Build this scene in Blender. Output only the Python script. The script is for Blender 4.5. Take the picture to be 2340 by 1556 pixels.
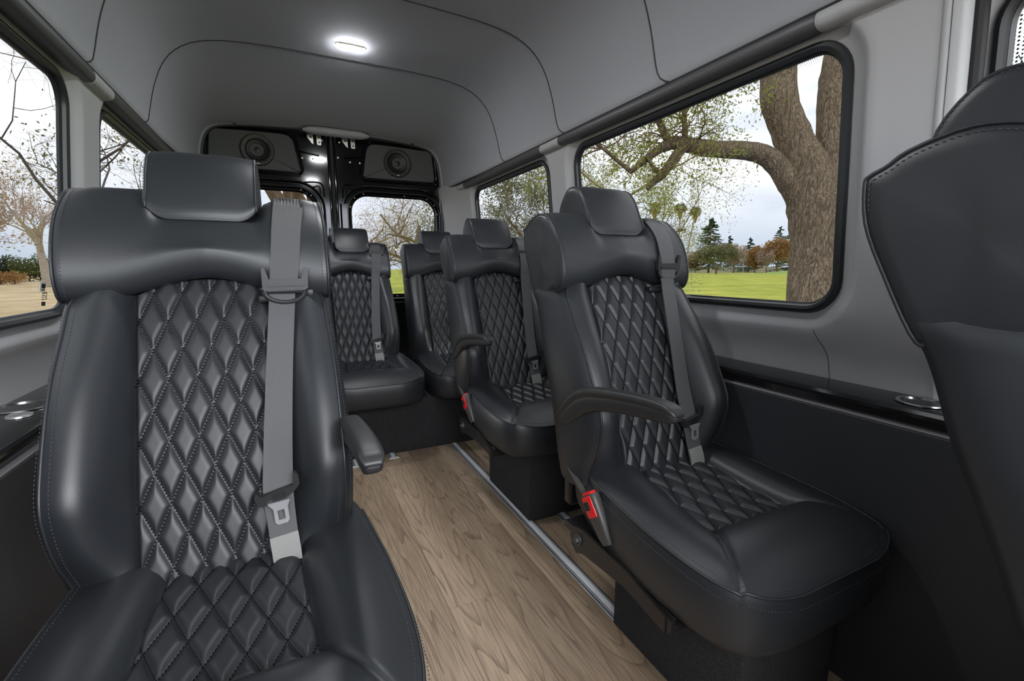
import bpy, bmesh, math, random
import numpy as np
from mathutils import Vector, Matrix

C = bpy.context.scene.collection
S = bpy.context.scene
for o in list(bpy.data.objects):
    bpy.data.objects.remove(o)

# ------------------------------------------------------------------ camera, sky, exposure
cam_d = bpy.data.cameras.new('camera'); cam = bpy.data.objects.new('camera', cam_d); C.objects.link(cam)
cam_d.sensor_width = 36.0; cam_d.lens = 16.154; cam_d.clip_start = 0.02; cam_d.clip_end = 2000
cam.location = (0, 0, 1.12)
cam.rotation_euler = (math.radians(90 - 8.984), 0, math.radians(-25.848))
S.camera = cam
S.view_settings.view_transform = 'Standard'
S.view_settings.look = 'None'
S.view_settings.exposure = 0.30
S.view_settings.gamma = 1.0
S.view_settings.use_curve_mapping = False
S.cycles.max_bounces = 10
S.cycles.diffuse_bounces = 6
S.cycles.transparent_max_bounces = 24
S.cycles.use_denoising = True
S.cycles.sample_clamp_indirect = 6.0

W = bpy.data.worlds.new('sky'); S.world = W; W.use_nodes = True
nt = W.node_tree; N = nt.nodes; L = nt.links; N.clear()
out = N.new('ShaderNodeOutputWorld'); bg = N.new('ShaderNodeBackground')
tc = N.new('ShaderNodeTexCoord'); mp = N.new('ShaderNodeMapping'); mp.inputs['Scale'].default_value = (1.3, 1.3, 3.2)
nz = N.new('ShaderNodeTexNoise'); nz.inputs['Scale'].default_value = 2.2; nz.inputs['Detail'].default_value = 5; nz.inputs['Roughness'].default_value = .55
cr = N.new('ShaderNodeValToRGB')
cr.color_ramp.elements[0].position = .36; cr.color_ramp.elements[0].color = (.66, .71, .80, 1)
cr.color_ramp.elements[1].position = .58; cr.color_ramp.elements[1].color = (1.12, 1.12, 1.13, 1)
sep = N.new('ShaderNodeSeparateXYZ')
mr = N.new('ShaderNodeMapRange'); mr.inputs[1].default_value = 0.02; mr.inputs[2].default_value = 0.26; mr.inputs[3].default_value = 0.0; mr.inputs[4].default_value = 1.0
mix = N.new('ShaderNodeMix'); mix.data_type = 'RGBA'; mix.blend_type = 'MIX'
hz = N.new('ShaderNodeMix'); hz.data_type = 'RGBA'
hz.inputs[6].default_value = (.46, .52, .63, 1)
L.new(tc.outputs['Generated'], mp.inputs[0]); L.new(mp.outputs[0], nz.inputs['Vector']); L.new(nz.outputs['Fac'], cr.inputs[0])
L.new(tc.outputs['Generated'], sep.inputs[0]); L.new(sep.outputs['Z'], mr.inputs[0])
L.new(mr.outputs[0], hz.inputs[0]); L.new(cr.outputs[0], hz.inputs[7])
L.new(hz.outputs[2], bg.inputs[0]); bg.inputs[1].default_value = 10.5
L.new(bg.outputs[0], out.inputs[0])

# ------------------------------------------------------------------ helpers
def link(name, me, mat=None, parent=None, kind=None, label=None):
    o = bpy.data.objects.new(name, me); C.objects.link(o)
    if mat is not None and me is not None and len(me.materials) == 0: me.materials.append(mat)
    if parent is not None: o.parent = parent
    if kind: o['kind'] = kind
    if label: o['label'] = label
    return o

def tag(o, label, cat, group=None):
    o['label'] = label; o['category'] = cat
    if group: o['group'] = group
    return o

def thing(name, label, cat, loc=(0, 0, 0), rz=0, group=None):
    o = bpy.data.objects.new(name, None); C.objects.link(o)
    o.empty_display_size = .1; o.location = loc; o.rotation_euler = (0, 0, rz)
    return tag(o, label, cat, group)

class MB:
    """collects verts and faces"""
    def __init__(s): s.v = []; s.f = []
    def add(s, v, f):
        b = len(s.v); s.v.extend([tuple(map(float, p)) for p in v]); s.f.extend([tuple(i + b for i in q) for q in f]); return s
    def mesh(s, name, smooth=True, auto=None):
        me = bpy.data.meshes.new(name); me.from_pydata(s.v, [], s.f); me.update()
        bm = bmesh.new(); bm.from_mesh(me); bmesh.ops.recalc_face_normals(bm, faces=bm.faces); bm.to_mesh(me); bm.free()
        if smooth:
            me.polygons.foreach_set('use_smooth', [True] * len(me.polygons))
            if auto:
                try: me.set_sharp_from_angle(angle=math.radians(auto))
                except Exception: pass
        return me
    def obj(s, name, mat, parent=None, smooth=True, auto=40, kind=None, label=None):
        return link(name, s.mesh(name, smooth, auto), mat, parent, kind, label)

def gridf(nu, nv, cu=False, cv=False, off=0):
    f = []
    for i in range(nu if cu else nu - 1):
        for j in range(nv if cv else nv - 1):
            a = i * nv + j; b = ((i + 1) % nu) * nv + j; c = ((i + 1) % nu) * nv + (j + 1) % nv; d = i * nv + (j + 1) % nv
            f.append((a + off, b + off, c + off, d + off))
    return f

def grid(mb, P, cu=False, cv=False):
    P = np.asarray(P, float); nu, nv = P.shape[:2]
    return mb.add(P.reshape(-1, 3), gridf(nu, nv, cu, cv))

def loft(mb, secs, closed=True, cap=True):
    """secs: list of [n,3] loops"""
    P = np.asarray(secs, float); n, k = P.shape[:2]
    b = len(mb.v)
    mb.add(P.reshape(-1, 3), gridf(n, k, False, closed))
    if cap:
        for e in (0, n - 1):
            c = P[e].mean(0); ci = len(mb.v); mb.v.append(tuple(c))
            for j in range(k):
                mb.f.append((b + e * k + j, b + e * k + (j + 1) % k, ci))
    return mb

def spline(pts, n, closed=False, alpha=None):
    """Catmull-Rom through pts, n samples in all"""
    P = np.asarray(pts, float); m = len(P)
    if closed:
        t = np.linspace(0, m, n, endpoint=False); ext = np.vstack([P[-1:], P, P[:2]])
    else:
        t = np.linspace(0, m - 1, n); ext = np.vstack([2 * P[0] - P[1], P, 2 * P[-1] - P[-2]])
    out = []
    for q in t:
        i = int(min(q, (m if closed else m - 1) - 1e-9)); u = q - i
        p0, p1, p2, p3 = ext[i], ext[i + 1], ext[i + 2], ext[i + 3]
        out.append(.5 * (2 * p1 + (p2 - p0) * u + (2 * p0 - 5 * p1 + 4 * p2 - p3) * u * u + (3 * p1 - p0 - 3 * p2 + p3) * u ** 3))
    return np.array(out)

def interp(z, tab):
    t = np.asarray(tab, float); return np.interp(z, t[:, 0], t[:, 1])

def tube(mb, pts, r, n=6, closed=False, cap=True):
    P = np.asarray(pts, float); m = len(P)
    r = np.full(m, r) if np.isscalar(r) else np.asarray(r, float)
    if closed: T = np.roll(P, -1, 0) - np.roll(P, 1, 0)
    else: T = np.gradient(P, axis=0)
    T /= np.linalg.norm(T, axis=1)[:, None] + 1e-12
    ref = np.array([0, 0, 1.0]) if abs(T[0][2]) < .9 else np.array([1.0, 0, 0])
    u = np.cross(T[0], ref); u /= np.linalg.norm(u)
    rings = []
    for i in range(m):
        u = u - T[i] * (u @ T[i]); u /= np.linalg.norm(u) + 1e-12
        w = np.cross(T[i], u)
        a = np.arange(n) * 2 * math.pi / n
        rings.append(P[i] + r[i] * (np.cos(a)[:, None] * u + np.sin(a)[:, None] * w))
    rings = np.array(rings)
    b = len(mb.v)
    mb.add(rings.reshape(-1, 3), gridf(m, n, closed, True))
    if cap and not closed:
        mb.f.append(tuple(b + j for j in range(n))); mb.f.append(tuple(b + (m - 1) * n + j for j in range(n)))
    return mb

def box(mb, lo, hi, bev=0.0):
    lo = np.array(lo, float); hi = np.array(hi, float)
    if bev <= 0:
        v = [(x, y, z) for x in (lo[0], hi[0]) for y in (lo[1], hi[1]) for z in (lo[2], hi[2])]
        return mb.add(v, [(0, 1, 3, 2), (4, 6, 7, 5), (0, 4, 5, 1), (2, 3, 7, 6), (0, 2, 6, 4), (1, 5, 7, 3)])
    bm = bmesh.new(); bmesh.ops.create_cube(bm, size=1)
    for v in bm.verts: v.co = Vector([lo[i] + (v.co[i] + .5) * (hi[i] - lo[i]) for i in range(3)])
    bmesh.ops.bevel(bm, geom=bm.edges[:], offset=bev, segments=3, profile=.5, affect='EDGES', clamp_overlap=True)
    bm.verts.ensure_lookup_table()
    mb.add([v.co[:] for v in bm.verts], [tuple(v.index for v in f.verts) for f in bm.faces]); bm.free()
    return mb

def lathe(mb, prof, n=32, axis='z', at=(0, 0, 0)):
    """prof: (r,h) list"""
    P = []
    for a in np.arange(n) * 2 * math.pi / n:
        row = []
        for r, h in prof:
            c, s = r * math.cos(a), r * math.sin(a)
            p = {'z': (c, s, h), 'y': (c, h, s), 'x': (h, c, s)}[axis]
            row.append((p[0] + at[0], p[1] + at[1], p[2] + at[2]))
        P.append(row)
    return grid(mb, P, True, False)

def rrect(y0, y1, z0, z1, r, n=8):
    """rounded rectangle loop (2D), counter-clockwise, 4*(n+1)+straights"""
    pts = []
    r4 = r if hasattr(r, '__len__') else (r, r, r, r)
    for (cy, cz, a0, rr) in ((y1 - r4[0], z0 + r4[0], -90, r4[0]), (y1 - r4[1], z1 - r4[1], 0, r4[1]), (y0 + r4[2], z1 - r4[2], 90, r4[2]), (y0 + r4[3], z0 + r4[3], 180, r4[3])):
        for k in range(n + 1):
            a = math.radians(a0 + 90 * k / n); pts.append((cy + rr * math.cos(a), cz + rr * math.sin(a)))
    P = np.array(pts); Q = []
    for i in range(len(P)):
        a, b = P[i], P[(i + 1) % len(P)]; d = np.linalg.norm(b - a); m = max(1, int(d / .12))
        for k in range(m): Q.append(a + (b - a) * k / m)
    return np.array(Q)

def prism(mb, poly, axis, lo, hi):
    """extrude 2D polygon along axis; poly in the other two axes' order"""
    n = len(poly); v = []
    for h in (lo, hi):
        for a, b in poly:
            v.append({'x': (h, a, b), 'y': (a, h, b), 'z': (a, b, h)}[axis])
    f = [(i, (i + 1) % n, n + (i + 1) % n, n + i) for i in range(n)] + [tuple(range(n)), tuple(range(2 * n - 1, n - 1, -1))]
    return mb.add(v, f)

def stitches(mb, pts, gap=.0075, ln=.0048, r=.0011, closed=False):
    P = np.asarray(pts, float)
    if closed: P = np.vstack([P, P[:1]])
    d = np.r_[0, np.cumsum(np.linalg.norm(np.diff(P, axis=0), axis=1))]
    if d[-1] < gap: return mb
    for s in np.arange(gap * .5, d[-1], gap):
        a = np.array([np.interp(s - ln / 2, d, P[:, k]) for k in range(3)]); b = np.array([np.interp(s + ln / 2, d, P[:, k]) for k in range(3)])
        t = b - a; L_ = np.linalg.norm(t)
        if L_ < 1e-6: continue
        t /= L_; u = np.cross(t, (0.3, .8, .5)); u /= np.linalg.norm(u); w = np.cross(t, u); c = (a + b) / 2
        mb.add([a, c + u * r, c + w * r, c - u * r, c - w * r, b], [(0, 1, 2), (0, 2, 3), (0, 3, 4), (0, 4, 1), (5, 2, 1), (5, 3, 2), (5, 4, 3), (5, 1, 4)])
    return mb

def smooth(t): t = np.clip(t, 0, 1); return t * t * (3 - 2 * t)

# ------------------------------------------------------------------ materials
def mat(name, col, rough=.5, metal=0, spec=.5, noise=None, bump=None, sheen=0, coat=0, alpha=None):
    """noise=(scale, amount, col2); bump=(scale, strength, kind)"""
    m = bpy.data.materials.new(name); m.use_nodes = True
    n = m.node_tree.nodes; l = m.node_tree.links; b = n['Principled BSDF']
    b.inputs['Base Color'].default_value = (*col, 1); b.inputs['Roughness'].default_value = rough
    b.inputs['Metallic'].default_value = metal; b.inputs['Specular IOR Level'].default_value = spec
    if sheen: b.inputs['Sheen Weight'].default_value = sheen
    if coat: b.inputs['Coat Weight'].default_value = coat; b.inputs['Coat Roughness'].default_value = .05
    tcn = n.new('ShaderNodeTexCoord')
    if noise:
        t = n.new('ShaderNodeTexNoise'); t.inputs['Scale'].default_value = noise[0]; t.inputs['Detail'].default_value = 4
        r = n.new('ShaderNodeValToRGB'); r.color_ramp.elements[0].position = .5 - noise[1]; r.color_ramp.elements[1].position = .5 + noise[1]
        r.color_ramp.elements[0].color = (*col, 1); r.color_ramp.elements[1].color = (*noise[2], 1)
        l.new(tcn.outputs['Object'], t.inputs['Vector']); l.new(t.outputs['Fac'], r.inputs[0]); l.new(r.outputs[0], b.inputs['Base Color'])
    if bump:
        if bump[2] == 'voronoi':
            t = n.new('ShaderNodeTexVoronoi'); o_ = t.outputs['Distance']
        else:
            t = n.new('ShaderNodeTexNoise'); t.inputs['Detail'].default_value = 3; o_ = t.outputs['Fac']
        t.inputs['Scale'].default_value = bump[0]
        bp = n.new('ShaderNodeBump'); bp.inputs['Strength'].default_value = bump[1]; bp.inputs['Distance'].default_value = bump[3] if len(bump) > 3 else .002
        l.new(tcn.outputs['Object'], t.inputs['Vector']); l.new(o_, bp.inputs['Height']); l.new(bp.outputs[0], b.inputs['Normal'])
    return m

M = {}
M['leather'] = mat('black_leather', (.0165, .0188, .0222), .43, spec=.66, bump=(650, .12, 'voronoi', .0006))
M['quilt'] = mat('quilted_leather', (.0165, .0185, .0218), .45, spec=.58, bump=(650, .12, 'voronoi', .0006))
M['thread'] = mat('grey_thread', (.045, .047, .055), .7)
M['thread_dark'] = mat('black_thread', (.003, .003, .003), 1.0, spec=.0)
M['plastic'] = mat('black_plastic', (.022, .022, .023), .42, bump=(900, .15, 'noise', .0005))
M['gloss'] = mat('gloss_black_paint', (.002, .002, .0022), .09, spec=.45)
M['rubber'] = mat('black_rubber', (.010, .010, .011), .5)
M['gasket'] = mat('window_gasket', (.018, .02, .023), .38)
M['carpet'] = mat('charcoal_carpet', (.022, .022, .023), .95, spec=.1, noise=(260, .2, (.055, .055, .058)), bump=(420, .8, 'noise', .003))
M['panel'] = mat('charcoal_side_panel', (.032, .034, .039), .55, noise=(3, .3, (.040, .042, .048)), bump=(500, .1, 'noise', .001))
M['panel_edge'] = mat('panel_edge_strip', (.30, .28, .29), .6)
M['wall'] = mat('grey_trim_plastic', (.41, .413, .42), .5, spec=.35, noise=(2.5, .4, (.425, .428, .435)), bump=(700, .12, 'noise', .0008))
M['liner'] = mat('grey_headliner', (.335, .345, .365), .92, spec=.12, noise=(420, .28, (.39, .40, .42)), bump=(520, .45, 'noise', .0015))
M['rail'] = mat('dark_grey_rail', (.075, .075, .079), .45)
M['seam'] = mat('dark_seam', (.03, .03, .032), .8)
M['shelf'] = mat('gloss_shelf', (.02, .02, .021), .1, spec=1.0)
M['steel'] = mat('brushed_steel', (.62, .61, .58), .22, metal=1)
M['chrome'] = mat('chrome', (.82, .83, .85), .3, metal=.8)
M['alu'] = mat('aluminium_strip', (.80, .81, .83), .42, metal=.2)
M['track'] = mat('grey_track', (.30, .31, .325), .45, metal=.2)
M['black_steel'] = mat('black_steel', (.012, .011, .011), .35, spec=.5)
M['bolt_steel'] = mat('dull_bolt', (.10, .10, .10), .4, metal=.7)
M['red'] = mat('red_button', (.72, .012, .015), .28)
M['grey_plastic'] = mat('grey_buckle', (.055, .053, .05), .42)
M['spk_panel'] = mat('speaker_board', (.072, .073, .077), .8)
M['zinc'] = mat('zinc_bracket', (.5, .5, .5), .35, metal=.6)
M['white_plastic'] = mat('white_plastic', (.75, .76, .74), .5)

def belt_mat():
    m = mat('belt_webbing', (.092, .092, .096), .62, spec=.3)
    n = m.node_tree.nodes; l = m.node_tree.links; b = n['Principled BSDF']
    tcn = n.new('ShaderNodeTexCoord'); w = n.new('ShaderNodeTexWave'); w.bands_direction = 'X'; w.inputs['Scale'].default_value = 60
    w.inputs['Distortion'].default_value = .6
    l.new(tcn.outputs['Object'], w.inputs['Vector'])
    nzn = n.new('ShaderNodeTexNoise'); nzn.inputs['Scale'].default_value = 700; l.new(tcn.outputs['Object'], nzn.inputs['Vector'])
    ad = n.new('ShaderNodeMath'); ad.operation = 'ADD'; l.new(w.outputs['Fac'], ad.inputs[0]); l.new(nzn.outputs['Fac'], ad.inputs[1])
    bp = n.new('ShaderNodeBump'); bp.inputs['Strength'].default_value = .25; bp.inputs['Distance'].default_value = .0006
    l.new(ad.outputs[0], bp.inputs['Height']); l.new(bp.outputs[0], b.inputs['Normal'])
    return m
M['belt'] = belt_mat()

def label_mat():
    m = mat('printed_label', (.24, .24, .23), .7)
    n = m.node_tree.nodes; l = m.node_tree.links; b = n['Principled BSDF']
    tcn = n.new('ShaderNodeTexCoord'); w = n.new('ShaderNodeTexWave'); w.bands_direction = 'Z'; w.inputs['Scale'].default_value = 75
    nzn = n.new('ShaderNodeTexNoise'); nzn.inputs['Scale'].default_value = 520
    l.new(tcn.outputs['Object'], w.inputs['Vector']); l.new(tcn.outputs['Object'], nzn.inputs['Vector'])
    mu = n.new('ShaderNodeMath'); mu.operation = 'MULTIPLY'; l.new(w.outputs['Fac'], mu.inputs[0]); l.new(nzn.outputs['Fac'], mu.inputs[1])
    r = n.new('ShaderNodeValToRGB'); r.color_ramp.elements[0].position = .40; r.color_ramp.elements[0].color = (.24, .24, .23, 1)
    r.color_ramp.elements[1].position = .52; r.color_ramp.elements[1].color = (.2, .2, .2, 1)
    l.new(mu.outputs[0], r.inputs[0]); l.new(r.outputs[0], b.inputs['Base Color'])
    return m
M['label'] = label_mat()

def wood_mat():
    m = bpy.data.materials.new('oak_vinyl_plank'); m.use_nodes = True
    n = m.node_tree.nodes; l = m.node_tree.links; b = n['Principled BSDF']
    tcn = n.new('ShaderNodeTexCoord'); oi = n.new('ShaderNodeObjectInfo')
    cmb = n.new('ShaderNodeCombineXYZ'); mul = n.new('ShaderNodeMath'); mul.operation = 'MULTIPLY'; mul.inputs[1].default_value = 37.0
    l.new(oi.outputs['Random'], mul.inputs[0]); l.new(mul.outputs[0], cmb.inputs[0]); l.new(mul.outputs[0], cmb.inputs[1])
    add = n.new('ShaderNodeVectorMath'); add.operation = 'ADD'
    l.new(tcn.outputs['Object'], add.inputs[0]); l.new(cmb.outputs[0], add.inputs[1])
    # cathedral figure: distorted bands across the plank, stretched along it
    mp1 = n.new('ShaderNodeMapping'); mp1.inputs['Scale'].default_value = (1, .11, 1); l.new(add.outputs[0], mp1.inputs[0])
    n1 = n.new('ShaderNodeTexNoise'); n1.inputs['Scale'].default_value = 6; n1.inputs['Detail'].default_value = 2; n1.inputs['Roughness'].default_value = .5; n1.inputs['Distortion'].default_value = .35
    l.new(mp1.outputs[0], n1.inputs['Vector'])
    k = n.new('ShaderNodeMath'); k.operation = 'MULTIPLY'; k.inputs[1].default_value = 17; l.new(n1.outputs['Fac'], k.inputs[0])
    fr = n.new('ShaderNodeMath'); fr.operation = 'FRACT'; l.new(k.outputs[0], fr.inputs[0])
    rr = n.new('ShaderNodeValToRGB'); e = rr.color_ramp.elements
    e[0].position = 0; e[0].color = (.40, .38, .36, 1); e[1].position = 1; e[1].color = (.98, .98, .98, 1)
    e2 = rr.color_ramp.elements.new(.25); e2.color = (.9, .9, .9, 1)
    l.new(fr.outputs[0], rr.inputs[0])
    # fine pores along the plank
    mp2 = n.new('ShaderNodeMapping'); mp2.inputs['Scale'].default_value = (1, .035, 1); l.new(add.outputs[0], mp2.inputs[0])
    n2 = n.new('ShaderNodeTexNoise'); n2.inputs['Scale'].default_value = 230; n2.inputs['Detail'].default_value = 4
    l.new(mp2.outputs[0], n2.inputs['Vector'])
    r2 = n.new('ShaderNodeValToRGB'); r2.color_ramp.elements[0].position = .36; r2.color_ramp.elements[0].color = (.62, .62, .62, 1); r2.color_ramp.elements[1].position = .6; r2.color_ramp.elements[1].color = (1, 1, 1, 1)
    l.new(n2.outputs['Fac'], r2.inputs[0])
    # broad colour drift
    n3 = n.new('ShaderNodeTexNoise'); n3.inputs['Scale'].default_value = 3.2; n3.inputs['Detail'].default_value = 3; l.new(mp1.outputs[0], n3.inputs['Vector'])
    r3 = n.new('ShaderNodeValToRGB'); e = r3.color_ramp.elements
    e[0].position = .3; e[0].color = (.235, .168, .112, 1); e[1].position = .68; e[1].color = (.55, .415, .30, 1)
    e3 = r3.color_ramp.elements.new(.5); e3.color = (.40, .295, .205, 1)
    l.new(n3.outputs['Fac'], r3.inputs[0])
    hs = n.new('ShaderNodeHueSaturation'); l.new(r3.outputs[0], hs.inputs['Color'])
    mv = n.new('ShaderNodeMapRange'); mv.inputs[3].default_value = .82; mv.inputs[4].default_value = 1.18; l.new(oi.outputs['Random'], mv.inputs[0]); l.new(mv.outputs[0], hs.inputs['Value'])
    m1 = n.new('ShaderNodeMix'); m1.data_type = 'RGBA'; m1.blend_type = 'MULTIPLY'; m1.inputs[0].default_value = .75
    l.new(hs.outputs[0], m1.inputs[6]); l.new(rr.outputs[0], m1.inputs[7])
    m2 = n.new('ShaderNodeMix'); m2.data_type = 'RGBA'; m2.blend_type = 'MULTIPLY'; m2.inputs[0].default_value = .85
    l.new(m1.outputs[2], m2.inputs[6]); l.new(r2.outputs[0], m2.inputs[7])
    l.new(m2.outputs[2], b.inputs['Base Color'])
    b.inputs['Roughness'].default_value = .36; b.inputs['Specular IOR Level'].default_value = .45
    bp = n.new('ShaderNodeBump'); bp.inputs['Strength'].default_value = .25; bp.inputs['Distance'].default_value = .001
    l.new(r2.outputs[0], bp.inputs['Height']); l.new(bp.outputs[0], b.inputs['Normal'])
    return m
M['wood'] = wood_mat()

def glass_mat(tint):
    m = bpy.data.materials.new('window_glass'); m.use_nodes = True
    n = m.node_tree.nodes; l = m.node_tree.links; n.clear()
    o = n.new('ShaderNodeOutputMaterial'); t = n.new('ShaderNodeBsdfTransparent'); t.inputs[0].default_value = (*tint, 1)
    g = n.new('ShaderNodeBsdfGlossy'); g.inputs['Roughness'].default_value = .02; g.inputs[0].default_value = (1, 1, 1, 1)
    lw = n.new('ShaderNodeLayerWeight'); lw.inputs[0].default_value = .5
    pw = n.new('ShaderNodeMath'); pw.operation = 'POWER'; pw.inputs[1].default_value = 4; l.new(lw.outputs['Facing'], pw.inputs[0])
    fz = n.new('ShaderNodeMapRange'); fz.inputs[3].default_value = .008; fz.inputs[4].default_value = .35; l.new(pw.outputs[0], fz.inputs[0])
    mx = n.new('ShaderNodeMixShader'); l.new(fz.outputs[0], mx.inputs[0]); l.new(t.outputs[0], mx.inputs[1]); l.new(g.outputs[0], mx.inputs[2]); l.new(mx.outputs[0], o.inputs[0])
    return m
TINT = .10     # privacy glass of the passenger compartment
M['glass'] = glass_mat((TINT, TINT * 1.01, TINT))

def emis(name, col, st):
    m = bpy.data.materials.new(name); m.use_nodes = True; n = m.node_tree.nodes
    b = n['Principled BSDF']; b.inputs['Emission Color'].default_value = (*col, 1); b.inputs['Emission Strength'].default_value = st; b.inputs['Base Color'].default_value = (.9, .9, .9, 1)
    return m
M['led'] = emis('led_lens', (.95, .975, 1), 240)

# ------------------------------------------------------------------ van shell
XC = .355
HALF = [(0, .905), (.70, 1.075), (.79, 1.065), (.86, 1.045), (.93, 1.0), (1.0, .968), (1.15, .952), (1.35, .935), (1.55, .915), (1.69, .90), (1.78, .885)]
def half(z): return interp(z, HALF)
def inset(y): return smooth((np.asarray(y) - 3.3) / .55) * .085

# floor and planks
fl = MB(); box(fl, (XC - 1.06, -.9, -.05), (XC + 1.06, 3.9, -.006)); floor = fl.obj('floor', M['seam'], kind='structure')
PW = .185
rng = random.Random(5)
joints = {0: [-.2, .9, 2.5], 1: [.1, 1.32, 2.6], 2: [.55, 1.725, 2.9], 3: [-.3, .8, 2.02], 4: [.2, 1.45, 2.6], 5: [.6, 1.9], -1: [.3, 1.6, 2.8], -2: [0, 1.2, 2.3], -3: [.5, 1.8], -4: [.2, 1.4, 2.5]}
for i in range(-4, 6):
    x0 = .225 + PW * i; x1 = x0 + PW
    x0 = max(x0, XC - .93); x1 = min(x1 + (.06 if i == 5 else 0), XC + .97)
    js = [-.9] + joints[i] + [3.85]
    for a, b_ in zip(js[:-1], js[1:]):
        m_ = MB(); w = x1 - x0; d = b_ - a
        g = .0006
        m_.add([(-w / 2 + g, -d / 2 + g, 0), (w / 2 - g, -d / 2 + g, 0), (w / 2 - g, d / 2 - g, 0), (-w / 2 + g, d / 2 - g, 0),
                (-w / 2 + g, -d / 2 + g, -.006), (w / 2 - g, -d / 2 + g, -.006), (w / 2 - g, d / 2 - g, -.006), (-w / 2 + g, d / 2 - g, -.006)],
               [(0, 1, 2, 3), (4, 5, 1, 0), (5, 6, 2, 1), (6, 7, 3, 2), (7, 4, 0, 3), (7, 6, 5, 4)])
        p = m_.obj('plank', M['wood'], floor, smooth=False); p.location = ((x0 + x1) / 2, (a + b_) / 2, 0)

b_ = MB(); box(b_, (XC - .93, -.90, -.006), (XC + .93, -.86, 1.02), .01); b_.obj('light_block_front', M['panel'], kind='structure')  # low bulkhead added out of view to block light from the open front
# ceiling
CH = [(.945, 1.757), (.90, 1.755), (.868, 1.752), (.862, 1.80), (.848, 1.87), (.825, 1.95), (.79, 2.03), (.735, 2.095), (.65, 2.142), (.52, 2.168), (.35, 2.178), (.15, 2.182), (0, 2.183)]
CE = [(.945, 1.757), (.88, 1.755), (.835, 1.752), (.832, 1.80), (.825, 1.87), (.815, 1.93), (.797, 1.985), (.765, 2.03), (.71, 2.058), (.58, 2.078), (.38, 2.092), (.16, 2.10), (0, 2.102)]
h0 = spline(CH, 34); h1 = spline(CE, 34)
def csec(y, lift=0.0):
    t = smooth((y - 2.68) / 1.03) ** 1.15
    h = h0 * (1 - t) + h1 * t
    h = h.copy(); h[:, 0] -= lift * .7; h[:, 1] -= lift
    r = [(XC + a, y, z) for a, z in h]; l_ = [(XC - a, y, z) for a, z in h[::-1][1:]]
    return np.array(r + l_)
ys = list(np.arange(-1.0, 2.68, .16)) + list(np.linspace(2.68, 3.74, 22))
cb = MB(); grid(cb, [csec(y) for y in ys])
last = csec(3.74)[5:-5]; cz = np.array([XC, 3.74, 1.9])
lip = [cz + (last - cz) * k + np.array([0, d, 0]) for k, d in ((.990, .012), (.985, .05))]
grid(cb, [last] + lip)
ceiling = cb.obj('ceiling', M['liner'], kind='structure')
for y0, in ((2.68,), (2.02,), (1.35,), (.6,)):
    P = csec(y0, .0005)
    P = P[np.abs(P[:, 0] - XC) < .872]; hook = .055 * np.exp(-(P[:, 2] - 1.752) / .022)
    P[:, 1] -= hook
    t_ = MB(); tube(t_, P, .0028, 5); t_.obj('headliner_seam', M['seam'], ceiling)
for s in (1, -1):
    P = [(XC + s * .873, y, 1.748) for y in np.linspace(-1.0, 3.3, 14)] + [(XC + s * (.873 - .035 * smooth((y - 3.3) / .45)), y, 1.748) for y in np.linspace(3.4, 3.74, 6)]
    t_ = MB(); tube(t_, P, .005, 6); t_.obj('headliner_edge', M['seam'], ceiling)
# clip slots along the rear header
for x in (-.25, .16, .60, .95):
    b_ = MB(); box(b_, (x - .012, 3.735, 2.072), (x + .012, 3.765, 2.078), .002); b_.obj('clip_slot', M['seam'], ceiling)
hc = MB()
loft(hc, [[(x, 3.70 + .055 * math.cos(a) * k, 2.078 + .026 * math.sin(a) * k) for a in np.linspace(0, 2 * math.pi, 14, endpoint=False)] for x, k in zip(np.linspace(.165, .615, 15), [.3, .75, .95] + [1] * 9 + [.95, .75, .3])])
hc.obj('header_cover', M['liner'], ceiling)

# rail trims
def rail(idx, s, y0, y1, m_):
    n_ = 40; mb = MB(); secs = []
    for k, y in enumerate(np.linspace(y0, y1, n_)):
        e = .93 if min(k, n_ - 1 - k) < 1 else 1; ox = 0
        loop = [(.885, 1.748), (.872, 1.746), (.865, 1.736), (.866, 1.718), (.878, 1.707), (.905, 1.705), (.925, 1.72), (.915, 1.745)]
        c = np.mean(loop, 0)
        L_ = spline(loop, 18, True)
        secs.append([(XC + s * (c[0] + ox + (p[0] - c[0]) * e), y, c[1] + (p[1] - c[1]) * e) for p in L_])
    loft(mb, secs); mb.obj('trim_%d' % idx, m_, kind='structure')
ri = 0
for s_, segs in ((1, ((-.95, .44, 1), (.53, .80, 0), (.80, 2.02, 1), (2.02, 2.20, 0), (2.20, 3.36, 1), (3.36, 3.62, 0))), (-1, ((-.95, .44, 1), (.53, .80, 0), (.80, 2.02, 1), (2.02, 2.20, 0), (2.20, 3.36, 1), (3.36, 3.62, 0)))):
    for a_, b2_, dk in segs:
        ri += 1; rail(14 + ri, s_, a_, b2_ - .0015, M['rail'] if dk else M['wall'])

# side walls with window openings
def side_x(s, y, z, off=0.0):
    return XC + s * (half(z) - inset(y) + off)

def loop_at(s, L2, off): return np.array([(side_x(s, y, z, off), y, z) for y, z in L2])

def expand(L2, d):
    c = L2.mean(0); n_ = len(L2)
    t = np.roll(L2, -1, 0) - np.roll(L2, 1, 0); t /= np.linalg.norm(t, axis=1)[:, None]
    nrm = np.stack([t[:, 1], -t[:, 0]], 1)
    return L2 + nrm * d

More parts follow.
